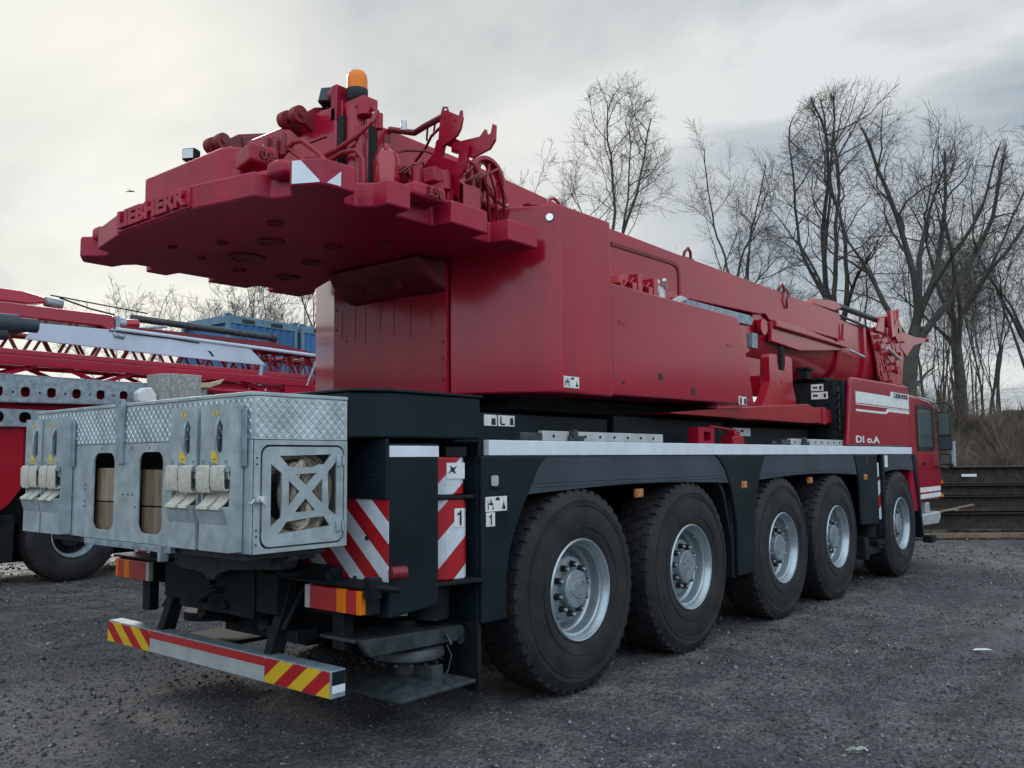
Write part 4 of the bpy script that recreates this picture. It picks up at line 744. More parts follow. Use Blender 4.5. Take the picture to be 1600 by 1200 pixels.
put('valve_block', b, 'reddark', CR, 0.004)
b = B()
for k in range(34):
    x = -1.22+0.55*((k*29) % 34)/34; y = -0.62-0.5*((k*13) % 34)/34; z = 3.17+0.30*((k*7) % 34)/34
    s1, s2, s3 = 0.02+0.05*((k*5) % 7)/7, 0.02+0.05*((k*3) % 7)/7, 0.02+0.06*((k*11) % 7)/7
    if k % 3: b.box(x-s1, x+s1, y-s2, y+s2, z-s3, z+s3)
    else: b.cyl((x,y,z-0.06),(x,y,z+0.06),s1*0.8,n=12)
b.box(-1.25,-0.5,-1.0,-0.5,3.16,3.22)
put('hydraulic_valves', b, 'redcast', CR, 0.006)
b = B()
for k in range(12):
    x = -1.2+0.05*k; y = -0.70-0.03*k; b.tube([(x,y,3.2),(x-0.04,y-0.05,3.42+0.02*(k%4)),(x+0.08,y-0.10,3.52+0.02*(k%3)),(x+0.2,y-0.05,3.44),(x+0.28,y,3.25)],0.009+0.003*(k%2),6)
b.tube([(-1.205,-0.8,3.54),(-1.19,-0.8,3.59),(-1.13,-0.8,3.62),(-0.93,-0.8,3.67),(-0.80,-0.8,3.67),(-0.76,-0.8,3.62),(-0.74,-0.9,3.40)],0.010,6)
put('hydraulic_hose', b, 'reddark', CR)
b = B(); b.box(-1.02,-0.94,-0.80,-0.62,3.36,3.46); b.cyl((-0.98,-0.90,3.47),(-0.96,-0.95,3.47),0.04,n=14); b.cyl((-1.3,-0.98,3.66),(-1.3,-0.98,3.72),0.02,n=8); put('metal_valve', b, 'alu', CR, 0.006)
# bracket with hooks
Tb = YZ(-0.95)
b = B()
plate(b, [(-0.716,3.36),(-0.80,3.548),(-0.905,3.62),(-0.93,3.70),(-1.012,3.73),(-1.229,3.60),(-1.195,3.462),(-1.13,3.40),(-1.17,3.36),(-1.165,3.16),(-1.03,3.16),(-0.70,3.20)],
      [[(-1.005,3.655),(-1.14,3.585),(-1.125,3.51),(-0.982,3.58)], circ(-0.935,3.46,0.045,14), circ(-1.10,3.27,0.03,10), circ(-0.82,3.30,0.025,10)], Tb, 0.02)
plate(b, [(-0.99,3.82),(-1.012,3.875),(-1.04,3.875),(-1.19,3.79),(-1.17,3.72),(-1.14,3.68),(-1.065,3.65),(-1.0,3.64),(-0.975,3.70)], [circ(-1.03,3.82,0.010,8), circ(-1.13,3.78,0.010,8)], YZ(-0.975), 0.02)
plate(b, [(-1.05,3.66),(-1.14,3.655),(-1.302,3.645),(-1.346,3.684),(-1.362,3.634),(-1.395,3.645),(-1.41,3.70),(-1.43,3.69),(-1.425,3.592),(-1.38,3.545),(-1.229,3.52),(-1.05,3.60)], [], YZ(-0.93), 0.02)
plate(b, [(-1.165,3.79),(-1.185,3.83),(-1.197,3.83),(-1.20,3.76),(-1.18,3.70),(-1.155,3.70)], [], YZ(-0.99), 0.015)
b.box(-0.96,-0.80,-1.18,-1.14,3.17,3.36); b.prism([(-0.95,3.16),(-0.70,3.16),(-0.95,3.5)],'y',-0.80,-0.78)
br = put('hose_reel_bracket', b, 'red', CR, 0.005)
b = B(); b.tube([(-0.97,-1.01,3.845),(-0.93,-0.80,3.845),(-0.90,-0.66,3.84),(-0.95,-0.46,3.90)],0.022,8); b.tube([(-0.97,-0.99,3.78),(-0.93,-0.86,3.765),(-0.88,-0.75,3.72),(-0.85,-0.62,3.66)],0.010,8)
b.cyl((-0.94,-0.90,3.83),(-0.92,-0.86,3.76),0.008,n=6); b.cyl((-0.94,-0.83,3.83),(-0.91,-0.79,3.75),0.008,n=6); b.tube([(-0.98,-1.0,3.86),(-0.98,-1.02,3.90),(-0.98,-1.05,3.89),(-0.98,-1.06,3.86)],0.008,6)
put('bracket_arm', b, 'reddark', br)
# hose drum
b = B()
b.lathe([(0.185,-0.03),(0.19,-0.02),(0.185,-0.01),(0.165,-0.012),(0.165,0.012),(0.185,0.01),(0.19,0.02),(0.185,0.03),(0.160,0.03),(0.155,0.0),(0.160,-0.03),(0.185,-0.03)],(-0.46,-0.93,3.535),'y',44)
for k in range(6):
    a = 2*PI*k/6+0.3; c0 = Vector((-0.46,-0.93,3.535)); dd = Vector((math.cos(a),0,math.sin(a))); b.tube([c0+dd*0.04,c0+dd*0.165],0.012,6)
b.T = Matrix.Identity(4); plate(b, circ(-0.46,3.535,0.158,36), [circ(-0.46+0.10*math.cos(a_*2*PI/5+0.4),3.535+0.10*math.sin(a_*2*PI/5+0.4),0.035,12) for a_ in range(5)], XZ(-0.915), 0.012); b.cyl((-0.46,-0.98,3.535),(-0.46,-0.7,3.535),0.05,n=20); b.box(-0.5,-0.42,-0.75,-0.70,3.3,3.5)
put('hose_drum', b, 'red', CR)
b = B(); b.tube([(-0.72,-0.96,3.64),(-0.66,-1.0,3.60),(-0.58,-1.02,3.47),(-0.48,-1.02,3.40),(-0.35,-1.0,3.38),(-0.25,-0.98,3.385)],0.014,8); b.tube([(-0.36,-0.93,3.69),(-0.15,-0.85,3.55),(0.0,-0.75,3.42)],0.004,5); put('hose', b, 'hose', CR)
# eyes and fittings on the housing roof
b = B()
b.cyl((-0.02,-1.0,3.366),(-0.02,-1.0,3.44),0.05,n=18); b.cyl((-0.02,-1.0,3.44),(-0.02,-1.0,3.455),0.075,n=18)
b.cyl((0.18,-1.05,3.366),(0.18,-1.05,3.46),0.085,n=24); b.cyl((0.18,-1.05,3.46),(0.18,-1.05,3.47),0.10,n=24)
b.tube([(0.10,-1.05,3.47),(0.12,-1.05,3.52),(0.18,-1.05,3.545),(0.24,-1.05,3.52),(0.26,-1.05,3.47)],0.012,8); b.tube([(0.30,-1.12,3.37),(0.30,-1.12,3.44),(0.34,-1.12,3.47),(0.38,-1.12,3.44),(0.38,-1.12,3.37)],0.018,8)
b.cyl((0.09,-1.12,3.366),(0.09,-1.12,3.40),0.03,n=12); b.box(-0.18,-0.12,-0.95,-0.88,3.366,3.40)
put('lifting_eye', b, 'red', hs)
b = B(); b.tube([(-0.2,-0.9,3.38),(-0.25,-0.95,3.42),(-0.3,-0.98,3.39)],0.008,6); b.cyl((0.02,-0.95,3.40),(0.06,-0.9,3.46),0.012,n=8); put('fitting', b, 'alu', hs, 0.002)

# ---- front side panel and cab
b = B(); b.prism([(5.50,1.715),(8.03,1.715),(8.03,2.56),(5.78,2.545),(5.70,2.52)], 'y', -1.36, -1.30)
fp = put('engine_cover', b, 'red', CR, 0.02, 3)
b = B(); y0, y1 = -1.3625, -1.3602
b.box(5.82,8.03,y0,y1,2.235,2.375); put('white_stripe', b, 'label', fp)
b = B(); b.prism([(5.82,2.13),(6.98,2.13),(7.10,2.165),(8.03,2.165),(8.03,2.205),(7.06,2.205),(6.94,2.158),(5.82,2.158)], 'y', y0, y1); b.box(5.82,8.03,y0,y1,2.213,2.224); put('white_stripe', b, 'label', fp)
b = B(); b.box(7.20,8.03,y0-0.002,y0-0.0005,2.345,2.44); put('name_plate', b, 'label', fp)
b = B(); text(b, 'LIEBHERR', SIDE(7.66, y0-0.004, 2.392), 0.085, 0.002, width=0.66, bold=0.003); put('name_lettering', b, 'ink', fp)
b = B(); text(b, 'Dl o.A', SIDE(6.20, y0-0.001, 1.785), 0.115, 0.002, width=0.90, bold=0.003); put('lettering', b, 'label', fp)
b = B(); b.box(5.56,8.02,-1.295,-0.3,1.70,2.50); b.box(5.42,5.555,-1.24,-0.3,1.70,2.47); b.box(5.3,5.418,-0.9,-0.35,1.70,2.30); b.box(5.50,5.9,-1.1,-0.3,2.505,2.54); b.box(5.35,5.5,-0.95,-0.85,2.52,2.63); b.box(5.33,5.52,-0.98,-0.82,2.63,2.66); b.cyl((4.72,-0.9,1.9),(4.72,-0.9,2.85),0.03,n=10)
for k in range(6): b.tube([(5.48,-1.25,1.8+0.1*k),(5.40,-1.30,1.9+0.09*k),(5.46,-1.28,2.0+0.08*k)],0.014,6)
ab = put('air_intake', b, 'black', CR, 0.012)
for (ya, yb, za, zb) in ((-1.12,-0.97,2.37,2.45),(-1.17,-0.97,2.27,2.355)):
    b = B(); b.box(5.4175,5.4195,ya,yb,za,zb); put('sticker', b, 'label', ab)
    b = B(); b.box(5.4160,5.4172,ya+0.02,ya+0.05,za+0.015,zb-0.02); b.box(5.4160,5.4172,yb-0.08,yb-0.02,za+0.03,zb-0.03); put('sticker_print', b, 'ink', ab)
b = B()
b.prism([(8.04,0.80),(8.45,0.78),(8.50,0.95),(9.50,0.92),(9.60,1.10),(9.64,1.30),(9.50,1.70),(9.40,2.20),(9.30,2.37),(9.05,2.42),(8.10,2.46),(8.04,2.44)], 'y', -1.355, 1.355)
cb = put('driver_cab', b, 'red', CR, 0.04, 3)
b = B(); plate(b, rrect(8.42,9.20,1.70,2.27,0.07), [], XZ(-1.359), 0.006); put('side_window', b, 'glass', cb, 0.002)
b = B(); plate(b, rrect(8.37,9.26,1.65,2.32,0.10), [rrect(8.43,9.19,1.71,2.26,0.07)], XZ(-1.362), 0.012); b.box(8.62,8.72,-1.38,-1.357,1.45,1.49); put('window_seal', b, 'ink', cb, 0.003)
b = B(); b.box(8.42,9.50,-1.360,-1.3565,1.055,1.125); b.box(8.42,9.52,-1.360,-1.3565,0.965,1.03); put('white_stripe', b, 'label', cb)
b = B(); b.box(8.38,8.388,-1.358,-1.3555,0.82,2.38); put('door_gap', b, 'ink', cb)
b = B(); b.prism([(8.45,0.58),(9.40,0.56),(9.55,0.66),(9.50,0.74),(8.45,0.74)], 'y', -1.34, -1.0); b.box(8.9,9.1,-1.3,-1.1,0.74,0.90); put('cab_step', b, 'alu', CR, 0.02)
b = B(); b.box(8.3,9.5,-1.0,1.0,0.45,0.9); b.box(9.0,9.2,-1.34,-1.2,0.30,0.40); put('front_underbody', b, 'black', CR, 0.01)
b = B(); b.box(9.34,9.42,-1.58,-1.40,1.66,2.24); b.box(9.34,9.42,-1.56,-1.41,1.44,1.61); b.tube([(9.3,-1.36,2.36),(9.38,-1.50,2.40),(9.4,-1.60,2.30)],0.018,8); b.tube([(9.35,-1.36,1.42),(9.4,-1.5,1.38),(9.4,-1.58,1.45)],0.018,8)
mr_ = put('mirror', b, 'ink', CR, 0.02, 3)
b = B(); b.box(9.334,9.339,-1.565,-1.415,1.90,2.22); b.box(9.334,9.339,-1.55,-1.42,1.46,1.59); put('mirror_glass', b, 'glass', mr_)
b = B(); b.box(9.33,9.338,-1.57,-1.41,1.68,1.86); put('mirror_arm', b, 'fender', mr_)
b = B(); b.tube([(8.55,-1.37,2.43),(9.1,-1.42,2.38),(9.45,-1.40,2.26)],0.015,8); put('sun_visor_rod', b, 'alu', cb)
b = B(); b.cyl((8.9,-0.9,2.44),(8.9,-0.9,2.54),0.02,n=8); b.lathe([(0,2.54),(0.06,2.54),(0.06,2.57),(0,2.57)],(8.9,-0.9,0),'z',16); bz = put('front_beacon', b, 'ink', CR)
b = B(); b.lathe([(0.055,2.571),(0.055,2.64),(0.03,2.67),(0,2.675)],(8.9,-0.9,0),'z',16); put('lens', b, 'markerlens', bz)
for k, z in enumerate((1.15, 0.95)):
    b = B(); b.box(9.58,9.63,-1.37,-1.30,z,z+0.05); put('front_marker_lamp', b, 'orangelens', cb, 0.004)
# ================================================================== GROUND
def vnoise(x, y, seed=0):
    """smooth value noise, numpy"""
    xi, yi = np.floor(x).astype(int), np.floor(y).astype(int); xf, yf = x-xi, y-yi
    def h(a, b):
        n = (a*374761393 + b*668265263 + seed*982451653) & 0xffffffff
        n = ((n ^ (n >> 13))*1274126177) & 0xffffffff
        return ((n ^ (n >> 16)) & 0xffff)/65535.0
    u, v = xf*xf*(3-2*xf), yf*yf*(3-2*yf)
    return (h(xi,yi)*(1-u)+h(xi+1,yi)*u)*(1-v) + (h(xi,yi+1)*(1-u)+h(xi+1,yi+1)*u)*v
def gheight(x, y):
    h = 0.020*(vnoise(x*0.9,y*0.9,1)-0.5) + 0.012*(vnoise(x*2.7+5,y*2.7,2)-0.5) + 0.006*(vnoise(x*8,y*8,3)-0.5) + 0.006*(vnoise(x*21,y*21,4)-0.5) + 0.004*(vnoise(x*45,y*45,5)-0.5)
    for yc, a_, sg in ((-3.0,0.5,1),(-5.1,0.45,1),(-3.9,0.6,-1),(4.3,0.5,1)):
        dl = y - (yc + a_*np.sin(x*0.22*sg+yc)); h = h - 0.022*np.exp(-(dl/0.17)**2) + 0.012*np.exp(-((np.abs(dl)-0.30)/0.09)**2)
    r = np.hypot(x-CX, y-CY); k = np.clip(1.3 - r/40, 0.0, 1)
    return h*k - 0.012
def axis_(c, fine, n, grow):
    a = [0.0]; s = fine
    while a[-1] < 900: a.append(a[-1]+s); s = s*(1.0 if len(a) < n else grow)
    a = np.array(a); return np.concatenate([c-a[::-1][:-1], c+a])
ax_, ay_ = axis_(-1.2, 0.022, 190, 1.035), axis_(-1.6, 0.022, 190, 1.035)
X, Y = np.meshgrid(ax_, ay_, indexing='ij'); Z = gheight(X, Y)
nx, ny = X.shape; co_ = np.stack([X, Y, Z], -1).reshape(-1, 3).astype(np.float32)
I_ = np.arange(nx*ny).reshape(nx, ny); q4 = np.stack([I_[:-1,:-1], I_[1:,:-1], I_[1:,1:], I_[:-1,1:]], -1).reshape(-1, 4).astype(np.int32)
def npmesh(name, verts, faces, m, smooth=True):
    k = faces.shape[1]; me = bpy.data.meshes.new(name); me.vertices.add(len(verts)); me.vertices.foreach_set('co', verts.astype(np.float32).ravel())
    me.loops.add(faces.size); me.loops.foreach_set('vertex_index', faces.astype(np.int32).ravel()); me.polygons.add(len(faces)); me.polygons.foreach_set('loop_start', np.arange(0, faces.size, k, dtype=np.int32))
    me.polygons.foreach_set('use_smooth', np.full(len(faces), smooth)); me.update(calc_edges=True); me.validate()
    me.materials.append(M[m] if isinstance(m, str) else m); o = bpy.data.objects.new(name, me); col.objects.link(o); WL[o.name] = Vector(); return o
gm = bpy.data.materials.new('gravel_ground'); gm.use_nodes = True; t = gm.node_tree; pb = t.nodes['Principled BSDF']
def nn(tp, **k):
    n = t.nodes.new(tp)
    for a, v in k.items(): n.inputs[a].default_value = v
    return n
tcn = t.nodes.new('ShaderNodeTexCoord')
big = nn('ShaderNodeTexNoise', Scale=0.28, Detail=5.0, Roughness=0.6); mid = nn('ShaderNodeTexNoise', Scale=2.6, Detail=6.0, Roughness=0.65); fin = nn('ShaderNodeTexNoise', Scale=34.0, Detail=6.0, Roughness=0.75); vor = nn('ShaderNodeTexVoronoi', Scale=38.0)
for n in (big, mid, fin, vor): t.links.new(tcn.outputs['Object'], n.inputs['Vector'])
r1 = t.nodes.new('ShaderNodeValToRGB'); t.links.new(fin.outputs[0], r1.inputs[0]); r1.color_ramp.elements[0].position = 0.36; r1.color_ramp.elements[0].color = (0.034,0.035,0.038,1); r1.color_ramp.elements[1].position = 0.70; r1.color_ramp.elements[1].color = (0.235,0.235,0.240,1)
r2_ = t.nodes.new('ShaderNodeValToRGB'); t.links.new(mid.outputs[0], r2_.inputs[0]); r2_.color_ramp.elements[0].position = 0.38; r2_.color_ramp.elements[0].color = (0.55,0.56,0.59,1); r2_.color_ramp.elements[1].position = 0.66; r2_.color_ramp.elements[1].color = (1.12,1.1,1.08,1)
r3 = t.nodes.new('ShaderNodeValToRGB'); t.links.new(big.outputs[0], r3.inputs[0]); r3.color_ramp.elements[0].position = 0.36; r3.color_ramp.elements[0].color = (0.56,0.58,0.62,1); r3.color_ramp.elements[1].position = 0.62; r3.color_ramp.elements[1].color = (1.35,1.33,1.30,1)
m1 = t.nodes.new('ShaderNodeMixRGB'); m1.blend_type = 'MULTIPLY'; m1.inputs[0].default_value = 1; t.links.new(r1.outputs[0], m1.inputs[1]); t.links.new(r2_.outputs[0], m1.inputs[2])
m2 = t.nodes.new('ShaderNodeMixRGB'); m2.blend_type = 'MULTIPLY'; m2.inputs[0].default_value = 1; t.links.new(m1.outputs[0], m2.inputs[1]); t.links.new(r3.outputs[0], m2.inputs[2]); t.links.new(m2.outputs[0], pb.inputs['Base Color'])
pb.inputs['Roughness'].default_value = 0.75; pb.inputs['Specular IOR Level'].default_value = 0.35
mr = t.nodes.new('ShaderNodeMapRange'); mr.inputs[1].default_value = 0.4; mr.inputs[2].default_value = 0.65; mr.inputs[3].default_value = 0.42; mr.inputs[4].default_value = 0.85; t.links.new(mid.outputs[0], mr.inputs[0]); t.links.new(mr.outputs[0], pb.inputs['Roughness'])
ad = t.nodes.new('ShaderNodeMath'); ad.operation = 'MULTIPLY_ADD'; ad.inputs[1].default_value = -0.8; t.links.new(vor.outputs['Distance'], ad.inputs[0]); t.links.new(fin.outputs[0], ad.inputs[2])
bp_ = t.nodes.new('ShaderNodeBump'); bp_.inputs['Strength'].default_value = 0.9; bp_.inputs['Distance'].default_value = 0.02; t.links.new(ad.outputs[0], bp_.inputs['Height']); t.links.new(bp_.outputs[0], pb.inputs['Normal'])
tag(npmesh('ground', co_, q4, gm), None, kind='structure')
# loose stones
rs = np.random.default_rng(5); NS = 90000
ang = rs.uniform(-0.62, 0.62, NS)+math.atan2(FW[1], FW[0]); dist = 2.2*np.exp(rs.uniform(0, 1, NS)**0.8*2.25)
px, py = CX+dist*np.cos(ang), CY+dist*np.sin(ang)
keep = vnoise(px*0.8, py*0.8, 9)*0.6 + vnoise(px*2.4, py*2.4, 10)*0.4 + rs.uniform(-0.25, 0.25, NS) > 0.42
px, py, dist = px[keep], py[keep], dist[keep]; NS = len(px)
sz = 0.0052*np.exp(rs.normal(0, 0.45, NS))*(0.75+dist*0.10)
base = np.array([[1,0,0],[-0.8,0.3,0],[0,1,0.1],[0.1,-0.9,0],[0.1,0.1,0.75],[0,0,-0.4]])
V = base[None]*sz[:,None,None]*rs.uniform(0.6,1.4,(NS,6,3)); a = rs.uniform(0,2*PI,NS); c, s = np.cos(a)[:,None], np.sin(a)[:,None]
V = np.stack([V[...,0]*c-V[...,1]*s, V[...,0]*s+V[...,1]*c, V[...,2]], -1); V[...,0] += px[:,None]; V[...,1] += py[:,None]; V[...,2] += (gheight(px,py)+sz*0.15)[:,None]
tri = np.array([[0,2,4],[2,1,4],[1,3,4],[3,0,4],[2,0,5],[1,2,5],[3,1,5],[0,3,5]]); Fs = (np.arange(NS)[:,None,None]*6+tri[None]).reshape(-1,3)
sm = bpy.data.materials.new('loose_stone'); sm.use_nodes = True; t = sm.node_tree; pb = t.nodes['Principled BSDF']; tcn = t.nodes.new('ShaderNodeTexCoord'); n = t.nodes.new('ShaderNodeTexNoise'); n.inputs['Scale'].default_value = 22; n.inputs['Detail'].default_value = 2; t.links.new(tcn.outputs['Object'], n.inputs['Vector'])
r = t.nodes.new('ShaderNodeValToRGB'); t.links.new(n.outputs[0], r.inputs[0]); r.color_ramp.elements[0].position = 0.38; r.color_ramp.elements[0].color = (0.024,0.025,0.028,1); r.color_ramp.elements[1].position = 0.68; r.color_ramp.elements[1].color = (0.30,0.30,0.31,1); e = r.color_ramp.elements.new(0.58); e.color = (0.075,0.076,0.080,1); t.links.new(r.outputs[0], pb.inputs['Base Color']); pb.inputs['Roughness'].default_value = 0.7
tag(npmesh('gravel', V.reshape(-1,3), Fs, sm, False), 'loose grey stones scattered over the dark gravel yard', 'gravel', kind='stuff')

# ================================================================== TREES
TR = random.Random
def grow(seed, base, h, r0, fork=0.25, limbs=5, spread=28, lean=(0, 0), gnarl=0.10, subs=7, minr=0.0038, levels=4, up=0.035, wide=2.3):
    R = TR(seed); parts = {0: B(), 1: B()}; zb = h*fork*0.72; zc, rz = (zb+h*1.05)/2, (h*1.05-zb)/2; cxy = Vector((lean[0], lean[1]))*h*0.8
    def outside(p, k=1.0): return ((p.x-cxy.x)**2+(p.y-cxy.y)**2)/wide**2/k + (p.z-zc)**2/rz**2/k > 1 and p.z > zc*0.9
    def branch(p, d, ln, r, lv):
        n = max(3, min(14, int(ln/(0.5 if lv < 2 else 0.28)))); pts = [p]; st = ln/n; n_full = n; d = d.normalized(); ds = [d]
        end = max(minr, r*(0.30 if lv < 3 else 0.5)); rr = [r]
        for i in range(n):
            g = gnarl*(1.1 if lv < 2 else 1.9)
            d = (d + Vector((R.gauss(0, g), R.gauss(0, g), R.gauss(0, g*0.7)+up*(1 if lv < 3 else 0.8)))).normalized(); p = p + d*st
            if outside(p, R.uniform(0.9, 1.12)): break
            pts.append(p); ds.append(d); rr.append(max(end, r*(1-0.72*((i+1)/n)**0.8)))
        n = len(pts)-1
        if n < 1: return
        cut = n < n_full*0.9; p = pts[-1]; d = ds[-1]; rr = [max(end if not cut else minr, r*(1-(0.72 if not cut else 0.93)*(i/n)**0.8)) for i in range(n+1)]
        parts[0 if lv < 2 else 1].tube(pts, rr, (9, 7, 4, 3, 3, 3)[min(lv, 5)])
        if lv >= levels: return
        k = {1: subs, 2: subs-1, 3: subs-3}.get(lv, 3)
        for j in range(k):
            f0 = 0.42 if lv == 1 else 0.25; f = f0 + (1-f0)*(j+R.random()*0.9)/k; i = min(n, int(f*n)+0); q = pts[i]; dd = ds[i]
            ax = dd.orthogonal().normalized(); ax.rotate(Matrix.Rotation(R.uniform(0, 2*PI), 3, dd)); nd = dd.copy(); nd.rotate(Matrix.Rotation(math.radians(R.uniform(24, 62)), 3, ax))
            branch(q, nd, max(0.4, ln*R.uniform(0.28, 0.48)*(1.2-0.5*f)), max(minr, min(rr[i]*0.75, r*R.uniform(0.18, 0.36))), lv+1)
        for j in ((0, 1) if not cut else ()):  # the tip forks and runs on
            ax = d.orthogonal().normalized(); ax.rotate(Matrix.Rotation(R.uniform(0, 2*PI), 3, d)); nd = d.copy(); nd.rotate(Matrix.Rotation(math.radians(R.uniform(6, 24)), 3, ax)); branch(p, nd, max(0.4, ln*R.uniform(0.30, 0.45)), rr[-1]*0.9, lv+1)
    b0 = Vector(base); n = 7; pts = [b0-Vector((0,0,0.3))]; rr = [r0*1.35]; d = Vector((lean[0], lean[1], 1)).normalized(); p = b0
    for i in range(n):
        pts.append(p); rr.append(r0*(1.12-0.42*i/n) if i else r0*1.2); d = (d+Vector((R.gauss(0,0.05),R.gauss(0,0.05),0.02))).normalized(); p = p + d*(h*fork/n)
    pts.append(p); rr.append(r0*0.62); parts[0].tube(pts, rr, 12)
    for j in range(1):                          # a low side limbs from the bole
        i = R.randint(3, n); a = R.uniform(0, 2*PI); branch(pts[i], Vector((math.cos(a), math.sin(a), R.uniform(0.5, 1.1))), h*0.22*R.uniform(0.7, 1.3), r0*0.2, 2)
    for j in range(limbs):
        a = 2*PI*j/limbs + R.uniform(-0.5, 0.5); sp = math.radians(spread*R.uniform(0.3, 1.1)); nd = (d + Vector((math.cos(a)*math.tan(sp), math.sin(a)*math.tan(sp), 0))).normalized()
        i = n - (0 if j < 2 else R.choice((0, 1, 2))); branch(pts[i+1], nd, h*(1-fork)*R.uniform(0.85, 1.1), r0*R.uniform(0.30, 0.50), 1)
    return parts
def tree(name, label, seed, base, h, r0, far=False, group=None, rot=0, **k):
    ps = grow(seed, (0, 0, 0), h, r0, **k); e_ = emp(name, base); tag(e_, label, 'tree', group)
    put('trunk', ps[0], 'bark' if not far else 'hazetwig', e_, local=True); put('crown', ps[1], 'twig' if not far else 'hazetwig', e_, local=True); return e_
def hgt(v, D): return (720-v)/1368.7*D + 1.585
gB = 'bare trees behind the crane'
LR = Vector((0.64, -0.77))           # towards the right of the view
def ln(r, f=0): return (LR.x*r+0.77*f, LR.y*r+0.64*f)
tree('bare_tree', 'bare tree with upright twin stems rising above the middle of the red boom', 11, spot(962, 31), hgt(128, 31), 0.17, fork=0.52, limbs=5, spread=20, wide=2.3, subs=9, lean=ln(0.02))
tree('bare_tree', 'bare round-crowned tree second from the left above the boom', 23, spot(1128, 32), hgt(160, 32), 0.19, fork=0.54, limbs=6, spread=30, wide=2.4, subs=8, lean=ln(0.0))
tree('bare_tree', 'slender bare tree leaning left between the round-crowned tree and the broad forked one', 35, spot(1226, 30), hgt(285, 30), 0.14, fork=0.52, limbs=4, spread=24, wide=1.4, subs=6, lean=ln(-0.10))
tree('bare_tree', 'broad bare tree forking low into many tall limbs above the boom head', 47, spot(1352, 28), hgt(140, 28), 0.25, fork=0.42, limbs=7, spread=28, wide=3.0, subs=8, lean=ln(0.0))
tree('bare_tree', 'thick-trunked bare tree directly right of the boom head', 59, spot(1422, 25), hgt(165, 25), 0.27, fork=0.46, limbs=6, spread=32, wide=2.8, subs=7, lean=ln(0.05))
tree('bare_tree', 'bare forked tree above the driver cab mirror, leaning right', 61, spot(1492, 27), hgt(185, 27), 0.20, fork=0.46, limbs=6, spread=32, wide=2.8, subs=7, lean=ln(0.10))
tree('bare_tree', 'bare tree cut by the right edge of the picture', 73, spot(1640, 28), hgt(190, 28), 0.20, fork=0.40, limbs=6, spread=30, subs=7, lean=ln(-0.05))
tree('bare_tree', 'thin straight bare tree behind the broad forked tree', 85, spot(1374, 30), hgt(395, 30), 0.13, fork=0.5, limbs=3, spread=18, wide=1.1, gnarl=0.10, subs=6)
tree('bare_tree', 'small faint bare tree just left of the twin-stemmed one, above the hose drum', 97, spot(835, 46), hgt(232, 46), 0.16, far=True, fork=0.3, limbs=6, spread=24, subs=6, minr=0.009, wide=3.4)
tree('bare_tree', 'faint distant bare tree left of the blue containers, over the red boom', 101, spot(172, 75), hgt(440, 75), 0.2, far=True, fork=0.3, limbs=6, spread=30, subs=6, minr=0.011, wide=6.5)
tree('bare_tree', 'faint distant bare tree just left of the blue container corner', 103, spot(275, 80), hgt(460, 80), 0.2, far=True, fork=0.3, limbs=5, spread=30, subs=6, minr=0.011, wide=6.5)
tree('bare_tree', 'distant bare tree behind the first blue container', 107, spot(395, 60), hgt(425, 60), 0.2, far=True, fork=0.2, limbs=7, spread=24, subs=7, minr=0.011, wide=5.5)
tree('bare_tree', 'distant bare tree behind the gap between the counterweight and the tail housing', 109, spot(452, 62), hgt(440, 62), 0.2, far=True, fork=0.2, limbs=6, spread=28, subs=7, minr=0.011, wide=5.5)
tree('bare_tree', 'single dark bare trunk close to the left edge of the tail housing', 113, spot(484, 42), hgt(380, 42), 0.13, fork=0.5, limbs=4, spread=20, subs=5)
# thin saplings on the bank
sp_ = []
for k in range(6):
    e_ = tree('bare_sapling', 'thin bare sapling trunk on the brushy bank at the right', 200+k, (0, 0, 0), (8.5,10,7.2,9.4,6.5,10.5)[k], 0.045+0.006*(k%3), fork=(0.5,0.3,0.42,0.6,0.25,0.38)[k], limbs=3, spread=(12,20,16,10,24,14)[k], subs=6, gnarl=0.11, levels=4, lean=ln(0.035*(k-2.5)), group='thin saplings on the bank'); sp_.append(e_)
for k in range(20):
    o = sp_[k] if k < 6 else copytree(sp_[(k*5) % 6]); D = rnd.uniform(29, 50); u = 1440 + k*6.5 + rnd.uniform(-8, 8) if k < 22 else rnd.uniform(1440, 1600)
    q = spot(u, D); o.location = (q[0], q[1], 2.2); o.rotation_euler = (0, rnd.uniform(-0.08, 0.08), rnd.uniform(0, 6)); s = rnd.uniform(0.75, 1.15); o.scale = (s, s, s)
# ================================================================== BANK with brush
def bank_h(D, u): 
    t_ = np.clip((D-20.5)/8.5, 0, 1); return (t_*t_*(3-2*t_))*(2.9+0.35*np.sin(u/70.0)) - 0.05
us = np.linspace(700, 2300, 170); Ds = np.concatenate([np.linspace(19.8, 31, 75), np.linspace(32, 120, 12)])
UU, DD = np.meshgrid(us, Ds, indexing='ij'); nrm_ = math.hypot(FW[0], FW[1]); hx, hy = FW[0]/nrm_, FW[1]/nrm_; S_ = (UU-800)/1368.7*24.0*(1+np.clip(DD-30,0,200)/24)
BX_, BY_ = CX+DD*hx+S_*hy, CY+DD*hy-S_*hx
BZ = bank_h(DD, UU) + 0.55*(vnoise(BX_*0.7, BY_*0.7, 21)-0.5)*np.clip((DD-20.5)/3, 0, 1) + 0.22*(vnoise(BX_*2.5, BY_*2.5, 22)-0.5)*np.clip((DD-20.5)/2, 0, 1)
I_ = np.arange(UU.size).reshape(UU.shape); q4 = np.stack([I_[:-1,:-1], I_[1:,:-1], I_[1:,1:], I_[:-1,1:]], -1).reshape(-1, 4)
tag(npmesh('bank', np.stack([BX_, BY_, BZ], -1).reshape(-1, 3), q4, 'bankm'), None, kind='structure')
